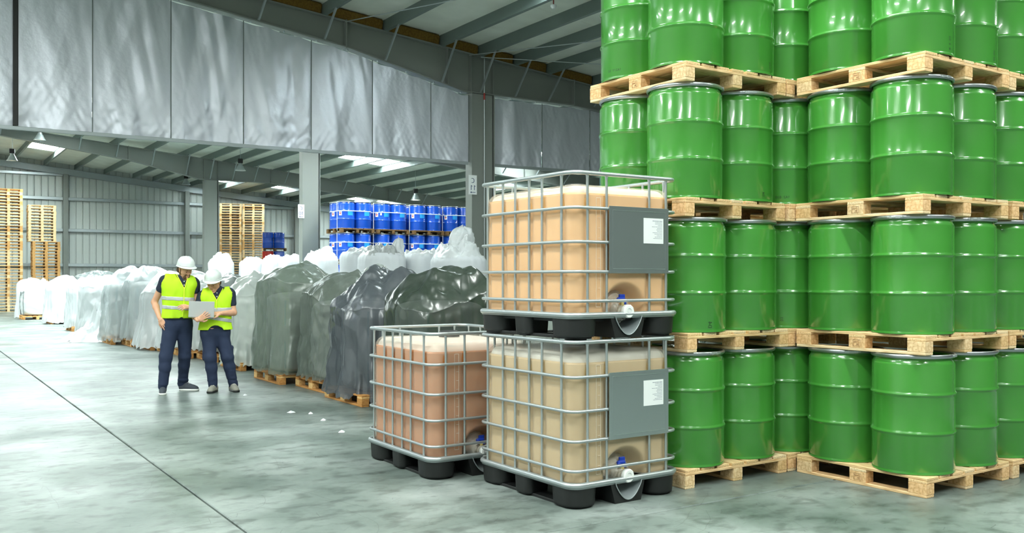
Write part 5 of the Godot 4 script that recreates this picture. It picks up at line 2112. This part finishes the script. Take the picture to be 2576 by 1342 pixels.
	lp.tube([Vector3(-0.02, -0.059, 0.085), Vector3(0, -0.0575, 0.091), Vector3(0.02, -0.059, 0.085)], 0.004, 6)
	part("lips", lp.mesh(), M.lips, t)
	if o.beard:
		f = Field.new(Vector3(-0.1, -0.15, -0.05), Vector3(0.1, 0.02, 0.13), 0.005)
		f.bone(Vector3(-0.054, -0.045, 0.0), Vector3(-0.022, -0.088, 0.05), 0.0235, 0.0235, 0.02)
		f.bone(Vector3(0.054, -0.045, 0.0), Vector3(0.022, -0.088, 0.05), 0.0235, 0.0235, 0.02)
		f.bone(Vector3(-0.014, -0.095, 0.058), Vector3(0.014, -0.095, 0.058), 0.0255, 0.0255, 0.02)
		f.bone(Vector3(-0.016, -0.08, 0.066), Vector3(0.016, -0.08, 0.066), 0.018, 0.018, 0.012)
		f.bone(Vector3(-0.062, -0.01, -0.002), Vector3(-0.054, -0.045, 0.004), 0.018, 0.0235, 0.015)
		f.bone(Vector3(0.062, -0.01, -0.002), Vector3(0.054, -0.045, 0.004), 0.018, 0.0235, 0.015)
		f.bone(Vector3(-0.022, -0.043, 0.080), Vector3(0.022, -0.043, 0.080), 0.009, 0.009, 0.006)
		f.bone(Vector3(-0.028, -0.043, 0.076), Vector3(-0.03, -0.08, 0.066), 0.012, 0.015, 0.01)
		f.bone(Vector3(0.028, -0.043, 0.076), Vector3(0.03, -0.08, 0.066), 0.012, 0.015, 0.01)
		var bm := MB.new()
		bm.t = hd
		f.mesh_into(bm)
		part("beard", bm.mesh(), M.beard, t)
	return t


func sleeve_cut(f: Field, at: Vector3, dir: Vector3) -> void:
	# ends the sleeve square to the arm, only near the arm itself
	for kk in f.nz:
		for jj in f.ny:
			var row := (kk * f.ny + jj) * f.nx
			for ii in f.nx:
				if f.d[row + ii] < 1.0:
					var p := Vector3(f.o.x + ii * f.h, f.o.y + jj * f.h, f.o.z + kk * f.h) - at
					if p.length() < 0.16:
						f.d[row + ii] = maxf(f.d[row + ii], p.dot(dir))


func torso(f: Field, J: Dictionary, g: float) -> void:
	var sl: Vector3 = J.sh_l
	var sr: Vector3 = J.sh_r
	var n: Vector3 = J.neck
	var hip: Vector3 = J.hip
	var mid := (sl + sr) * 0.5
	var down := (hip - mid)
	f.bone(mid.lerp(sl, 0.86), mid.lerp(sr, 0.86), 0.066 + g, 0.066 + g, 0.05)
	f.bone(n + Vector3(0, -0.02, 0), mid.lerp(sl, 0.75), 0.058 + g, 0.062 + g, 0.05)
	f.bone(n + Vector3(0, -0.02, 0), mid.lerp(sr, 0.75), 0.058 + g, 0.062 + g, 0.05)
	f.bone(mid.lerp(sl, 0.42) + down * 0.2, mid.lerp(sr, 0.42) + down * 0.2, 0.125 + g, 0.125 + g, 0.08, 0.92)
	f.bone(mid.lerp(sl, 0.34) + down * 0.48, mid.lerp(sr, 0.34) + down * 0.48, 0.118 + g, 0.118 + g, 0.08, 0.95)
	f.bone(mid.lerp(sl, 0.34) + down * 0.75, mid.lerp(sr, 0.34) + down * 0.75, 0.112 + g, 0.112 + g, 0.08, 0.95)
	f.bone(hip + Vector3(-0.07, 0.02, 0), hip + Vector3(0.07, 0.02, 0), 0.105 + g, 0.105 + g, 0.08, 0.95)


func legs(f: Field, J: Dictionary, g: float) -> void:
	for s in ["l", "r"]:
		f.bone(J["th_" + s], J["kn_" + s], 0.106 + g, 0.084 + g, 0.04)
		var calf: Vector3 = J["kn_" + s].lerp(J["an_" + s], 0.35)
		f.bone(J["kn_" + s], calf, 0.084 + g, 0.078 + g, 0.03)
		f.bone(calf, J["an_" + s], 0.078 + g, 0.064 + g, 0.03)


func vest(f: Field, J: Dictionary, o: Dictionary, g: float) -> void:
	torso(f, J, g)
	if o.flare > 0:
		f.bone(J.hip + Vector3(-0.1, -0.02, 0.02), J.hip + Vector3(0.1, -0.02, 0.02), 0.108 + g, 0.108 + g, 0.06, 1.0)
	f.rough(noise(o.seed + 7, 3.2, 3), 0.016, Vector3(1.4, 0.8, 1.4))
	for s in ["l", "r"]:
		var sh: Vector3 = J["sh_" + s]
		var sg := -1.0 if s == "l" else 1.0
		f.carve(sh + Vector3(sg * 0.045, 0.03, 0), J["sh_" + s].lerp(J["el_" + s], 0.55) + Vector3(sg * 0.03, 0, 0), 0.085, 0.088)
	f.carve(J.neck + Vector3(0, 0.0, 0.02), J.neck + Vector3(0, 0.12, 0.03), 0.083, 0.1)
	f.vee(o.v[0], o.v[1], o.v[2], 0.0)
	for q in o.hems:
		f.cut(q[0].normalized(), q[0].normalized().dot(q[1]))
	for q in o.notches:
		f.carve(q[0], q[1], q[2], q[2])


func shoe(t: Node3D, heel: Vector3, toe: Vector3, m: Material, sole_m: Material) -> void:
	var d := toe - heel
	var f := Field.new(Vector3(minf(heel.x, toe.x) - 0.09, -0.02, minf(heel.z, toe.z) - 0.09), Vector3(maxf(heel.x, toe.x) + 0.09, 0.17, maxf(heel.z, toe.z) + 0.09), 0.006)
	f.bone(heel + d * 0.12 + Vector3(0, 0.05, 0), heel + d * 0.85 + Vector3(0, 0.03, 0), 0.043, 0.042, 0.02)
	f.bone(heel + d * 0.12 + Vector3(0, 0.05, 0), heel + d * 0.2 + Vector3(0, 0.115, 0), 0.044, 0.04, 0.03)
	f.bone(heel + d * 0.25 + Vector3(0, 0.09, 0), heel + d * 0.7 + Vector3(0, 0.05, 0), 0.036, 0.034, 0.03)
	f.cut(Vector3(0, -1, 0), -0.022)
	var up := part("shoe", f.mesh(), m, t)
	f = Field.new(Vector3(minf(heel.x, toe.x) - 0.09, -0.02, minf(heel.z, toe.z) - 0.09), Vector3(maxf(heel.x, toe.x) + 0.09, 0.06, maxf(heel.z, toe.z) + 0.09), 0.006)
	f.bone(heel + d * 0.13 + Vector3(0, 0.016, 0), heel + d * 0.84 + Vector3(0, 0.018, 0), 0.048, 0.05, 0.01)
	f.cut(Vector3(0, 1, 0), 0.028)
	f.cut(Vector3(0, -1, 0), 0.0)
	part("sole", f.mesh(), sole_m, up)
	var side := d.cross(Vector3.UP).normalized()
	for k in 4:
		var c := heel + d * (0.42 + 0.09 * k) + Vector3(0, 0.118 - 0.013 * k, 0)
		part("lace", MB.new().tube([c - side * 0.024 + Vector3(0, -0.008, 0), c, c + side * 0.024 + Vector3(0, -0.008, 0)], 0.0035, 6).mesh(), M.lace, up)


func hard_hat(t: Node3D, hd: Transform3D, at: Transform3D) -> void:
	var b := hd * at
	var rows := 22
	var cols := 48
	var pts := PackedVector3Array()
	for i in rows:
		var f := float(i) / (rows - 1)
		for j in cols:
			var th := TAU * j / cols
			var cx := cos(th)
			var cz := sin(th)
			var el := f * PI / 2
			var k := pow(sin(el), 0.85)
			var y := 0.128 * pow(cos(el), 0.9)
			var p := Vector3(cx * 0.112 * k, y, cz * 0.138 * k)
			# three raised ridges over the crown
			for rdg in [-0.045, 0.0, 0.045]:
				p.y += 0.006 * exp(-pow((p.x - rdg) / 0.011, 2.0)) * smoothstep(1.0, 0.75, f) * smoothstep(-0.6, 0.2, cz + 0.5)
			pts.append(p)
	# brim: a short rim all round, a peak in front (+z)
	for j in cols:
		var th := TAU * j / cols
		var out := 0.012 + 0.038 * pow(maxf(0.0, sin(th)), 1.6)
		pts.append(Vector3(cos(th) * (0.112 + out * 0.8), -0.008 - 0.012 * maxf(0.0, sin(th)), sin(th) * (0.138 + out)))
	for j in cols:
		var th := TAU * j / cols
		var out := 0.012 + 0.038 * pow(maxf(0.0, sin(th)), 1.6)
		pts.append(Vector3(cos(th) * (0.112 + out * 0.8), -0.013 - 0.012 * maxf(0.0, sin(th)), sin(th) * (0.138 + out)))
	for j in cols:
		var th := TAU * j / cols
		pts.append(Vector3(cos(th) * 0.106, -0.004, sin(th) * 0.132))
	var mb := MB.new()
	mb.t = b
	mb.grid(pts, rows + 3, cols, true, false)
	var hat := part("hard_hat", mb.mesh(), M.hat, t)
	var band := MB.new()
	band.t = b
	var loop := []
	for j in 40:
		var th := TAU * j / 40
		loop.append(Vector3(cos(th) * 0.113, 0.008, sin(th) * 0.139))
	band.tube(loop, 0.004, 6, true)
	part("rim_bead", band.mesh(), M.hat, hat)


func look(yaw: float, pitch: float, roll: float, at: Vector3) -> Transform3D:
	return Transform3D(Basis(Vector3.UP, yaw) * Basis(Vector3.RIGHT, pitch) * Basis(Vector3(0, 0, 1), roll), at)


func build_people() -> void:
	M.skin = mat(rgb(216, 164, 132), 0.55)
	M.hair = mat(rgb(74, 56, 40), 0.8)
	M.beard = mat(rgb(104, 78, 54), 0.85)
	M.eye = mat(rgb(46, 38, 34), 0.3)
	M.lips = mat(rgb(186, 116, 100), 0.5)
	M.navy = mat(rgb(32, 42, 60), 0.85)
	M.navy_trousers = mat(rgb(32, 45, 72), 0.85)
	M.hivis = mat(rgb(186, 232, 22), 0.7)
	M.hivis_edge = mat(rgb(228, 255, 60), 0.7)
	M.reflect = mat(rgb(196, 200, 204), 0.45, 0.2)
	M.hat = mat(rgb(218, 226, 223), 0.3)
	M.lace = mat(rgb(220, 220, 216), 0.8)
	var shoe_dark := mat(rgb(62, 68, 76), 0.8)
	var shoe_grey := mat(rgb(138, 138, 128), 0.7)
	var sole_white := mat(rgb(226, 228, 224), 0.6)
	# joints: metres right of, above and towards the viewer from the point between the feet
	var J := {
		"neck": Vector3(0.09, 1.565, 0.0), "head": look(0.5, 0.42, 0.05, Vector3(0.125, 1.70, 0.05)),
		"sh_l": Vector3(-0.145, 1.545, 0.0), "sh_r": Vector3(0.245, 1.51, -0.03),
		"el_l": Vector3(-0.275, 1.255, -0.13), "wr_l": Vector3(-0.205, 1.03, 0.02),
		"el_r": Vector3(0.275, 1.225, -0.02), "wr_r": Vector3(0.19, 1.185, 0.22),
		"hip": Vector3(0.02, 0.94, -0.03),
		"th_l": Vector3(-0.065, 0.87, -0.02), "kn_l": Vector3(-0.128, 0.50, 0.03), "an_l": Vector3(-0.165, 0.10, 0.03),
		"th_r": Vector3(0.118, 0.87, -0.06), "kn_r": Vector3(0.118, 0.50, -0.12), "an_r": Vector3(0.092, 0.10, -0.3),
		"hand_l": [Vector3(0.55, -0.75, 0.3), Vector3(-0.35, 0.25, 0.9), 1.0, [0.12, 0.14, 0.16, 0.2], 0.12, 0.5],
		"hand_r": [Vector3(-0.85, 0.1, 0.45), Vector3(0.2, 0.75, 0.5), 1.0, [0.25, 0.35, 0.5, 0.6], 0.1, 0.9],
		"vee": Vector3(0.105, 1.42, 0.15),
	}
	var turn := atan2(4.63, 12.9)
	make_person({
		"label": "taller bearded man, hand on hip, white hard hat, yellow vest", "at": Vector3(-4.63, 0, -12.86), "turn": turn, "joints": J, "seed": 21, "sleeve": 0.36, "flare": 0.0, "beard": true,
		"pockets": [[Vector3(-0.16, 0.63, 0.05)]], "bands": [[1.275, 1.328, 0.06], [1.15, 1.2, 0.08]],
		"v": [Vector2(0.11, 1.44), Vector2(-0.005, 1.70), Vector2(0.165, 1.66)],
		"hems": [[Vector3(0, -1, 0), Vector3(0, 1.035, 0)]], "notches": [[Vector3(0.075, 1.02, 0.1), Vector3(0.075, 1.02, 0.3), 0.028]],
		"piping": [[Vector3(0.01, 1.635, 0.07), Vector3(0.06, 1.54, 0.115), Vector3(0.11, 1.44, 0.147), Vector3(0.108, 1.3, 0.157), Vector3(0.1, 1.16, 0.15), Vector3(0.09, 1.06, 0.145)], [Vector3(0.16, 1.6, 0.07), Vector3(0.14, 1.52, 0.115), Vector3(0.112, 1.44, 0.147)]],
		"shoe_l": [Vector3(-0.165, 0, -0.06), Vector3(-0.168, 0, 0.2), shoe_dark, sole_white], "shoe_r": [Vector3(0.06, 0, -0.3), Vector3(0.3, 0, -0.18), shoe_dark, sole_white],
		"hat": Transform3D(Basis(Vector3.RIGHT, -0.25), Vector3(0, 0.062, -0.005)),
	})
	var K := {
		"neck": Vector3(-0.09, 1.395, 0.0), "head": look(-0.35, 0.5, -0.1, Vector3(-0.148, 1.525, 0.06)),
		"sh_l": Vector3(-0.285, 1.335, 0.02), "sh_r": Vector3(0.075, 1.365, -0.02),
		"el_l": Vector3(-0.40, 1.075, 0.06), "wr_l": Vector3(-0.35, 1.015, 0.335),
		"el_r": Vector3(0.125, 1.1, 0.0), "wr_r": Vector3(-0.045, 1.1, 0.205),
		"hip": Vector3(-0.12, 0.82, -0.02),
		"th_l": Vector3(-0.205, 0.77, 0.0), "kn_l": Vector3(-0.185, 0.48, 0.06), "an_l": Vector3(-0.15, 0.09, 0.02),
		"th_r": Vector3(-0.035, 0.77, -0.03), "kn_r": Vector3(0.04, 0.48, 0.03), "an_r": Vector3(0.12, 0.09, -0.03),
		"hand_l": [Vector3(0.74, 0.46, 0.0), Vector3(0.0, -0.15, 1.0), 1.0, [0.04, 0.06, 0.08, 0.1], 0.16, 0.8],
		"hand_r": [Vector3(-0.95, -0.05, 0.1), Vector3(0.1, 0.8, 0.5), -1.0, [0.35, 0.4, 0.45, 0.5], 0.06, 0.5],
		"vee": Vector3(-0.103, 1.26, 0.15),
	}
	make_person({
		"label": "shorter man holding a laptop, head bowed, white hard hat, yellow vest", "at": Vector3(-4.63, 0, -12.86) + Basis(Vector3.UP, turn) * Vector3(0.64, 0, 0.02), "turn": turn - 0.03, "joints": K, "seed": 51, "sleeve": 0.52, "flare": 1.0, "beard": false,
		"pockets": [[Vector3(-0.255, 0.53, 0.03)], [Vector3(0.085, 0.56, 0.0)]], "bands": [[1.12, 1.175, 0.0], [0.96, 1.01, 0.2]],
		"v": [Vector2(-0.103, 1.275), Vector2(-0.205, 1.47), Vector2(-0.005, 1.47)],
		"hems": [[Vector3(0, -1, 0), Vector3(0, 0.865, 0)]], "notches": [[Vector3(-0.12, 0.83, 0.0), Vector3(-0.12, 0.83, 0.3), 0.1], [Vector3(-0.07, 0.85, 0.05), Vector3(-0.07, 0.85, 0.3), 0.06]],
		"piping": [[Vector3(-0.19, 1.44, 0.07), Vector3(-0.15, 1.36, 0.115), Vector3(-0.103, 1.275, 0.15)], [Vector3(-0.02, 1.44, 0.06), Vector3(-0.06, 1.36, 0.11), Vector3(-0.103, 1.275, 0.15), Vector3(-0.105, 1.16, 0.16)]],
		"shoe_l": [Vector3(-0.12, 0, -0.05), Vector3(-0.2, 0, 0.19), shoe_grey, M.black], "shoe_r": [Vector3(0.1, 0, -0.08), Vector3(0.165, 0, 0.18), shoe_grey, M.black],
		"hat": Transform3D(Basis(Vector3.RIGHT, -0.2), Vector3(0, 0.062, -0.005)),
	})
	# open laptop on the shorter man's forearm, lid towards the viewer
	var lap := thing("laptop", "open silver laptop held up by the shorter man, lid facing out", "laptop", Vector3(-4.63, 0, -12.86) + Basis(Vector3.UP, turn) * Vector3(0.327, 1.055, 0.30), turn)
	var alu := mat(rgb(205, 208, 208), 0.4, 0.4)
	var lid := part("lid", MB.new().box(Vector3(0, 0.108, 0), Vector3(0.33, 0.215, 0.008), 0.003).mesh(), alu, lap)
	lid.rotation = Vector3(0.12, 0, -0.035)
	part("screen", MB.new().box(Vector3(0, 0.112, -0.0042), Vector3(0.306, 0.18, 0.0006), 0.0).mesh(), M.black, lid)
	var base := part("base", MB.new().box(Vector3(0, 0.0, -0.115), Vector3(0.33, 0.016, 0.23), 0.004).mesh(), alu, lap)
	base.rotation = Vector3(0, 0, -0.035)
	part("keyboard", MB.new().box(Vector3(0, 0.0085, -0.1), Vector3(0.28, 0.001, 0.1), 0.0).mesh(), M.black, base)


func build_small_things() -> void:
	# smoke detector under a purlin in the near hall
	var at := Vector3(0.82, 6.93, -18.45)
	var d := thing("smoke_detector", "small white smoke detector hanging from a roof purlin near the drums", "detector", at, 0.0)
	part("base", MB.new().lathe([Vector2(0, 0.05), Vector2(0.06, 0.05), Vector2(0.06, 0.02), Vector2(0.045, 0.0), Vector2(0.03, -0.02), Vector2(0, -0.02)], 24).mesh(), M.plate_white, d)
	part("mount", MB.new().tube([Vector3(0, 0.05, 0), Vector3(0, 0.35, 0)], 0.012, 8).mesh(), M.red_pipe, d)
	# thin wind-bracing rods below the roof deck
	var rods := [
		[hall(-0.2, 6.88, -0.15), hall(4.6, 6.4, -11.0), "thin bracing rod running from the column head towards the drums"],
		[hall(0.1, 6.86, -0.2), hall(9.0, 6.0, -7.0), "long flat bracing rod crossing under the purlins right of the column"],
		[hall(-3.4, 7.16, -0.3), hall(0.4, 6.82, -11.0), "bracing rod from the tapered rafter across the white roof deck"],
		[hall(-0.2, 6.86, 11.6), hall(5.0, 6.3, 23.0), "thin bracing rod in the far hall above the blue drums"],
	]
	for q in rods:
		var o := part("bracing_rod", MB.new().tube([q[0], q[1]], 0.011, 6).mesh(), M.galv, null)
		tag(o, q[2], "rod", "wind bracing rods")
	# scraps of film and dust on the floor beside the pallets
	rng.seed = 99
	var places := [[-2.6, -11.0, "beside the dark covers"], [-2.1, -10.4, "in front of the dark covers"], [-2.35, -10.9, "close to the slate cover's pallet"], [-3.6, -12.6, "in front of the grey-green covers"], [-5.3, -16.2, "right of the shorter man's feet"], [-1.75, -9.6, "left of the lone tote"], [-9.9, -20.6, "in front of the clear covers"], [-17.4, -34.6, "by the open sack at the far left"]]
	for q in places:
		var n := 14
		var pts := PackedVector3Array()
		var r := rng.randf_range(0.018, 0.045)
		for i in 4:
			for k in n:
				var th := TAU * k / n
				var rr := r * i / 3.0 * (0.7 + 0.5 * absf(sin(th * 2.0 + q[0] * 9.0)))
				pts.append(Vector3(cos(th) * rr, (0.018 * (1.0 - i / 3.0) + 0.006 * absf(sin(k * 2.4 + i))) * (0.0 if i == 3 else 1.0) + 0.001, sin(th) * rr))
		var o := part("film_scrap", MB.new().grid(pts, 4, n, true, false).mesh(), M.liner, null, Vector3(q[0], 0, q[1]))
		tag(o, "small white film scrap on the floor " + q[2], "scrap", "scraps of film on the floor")
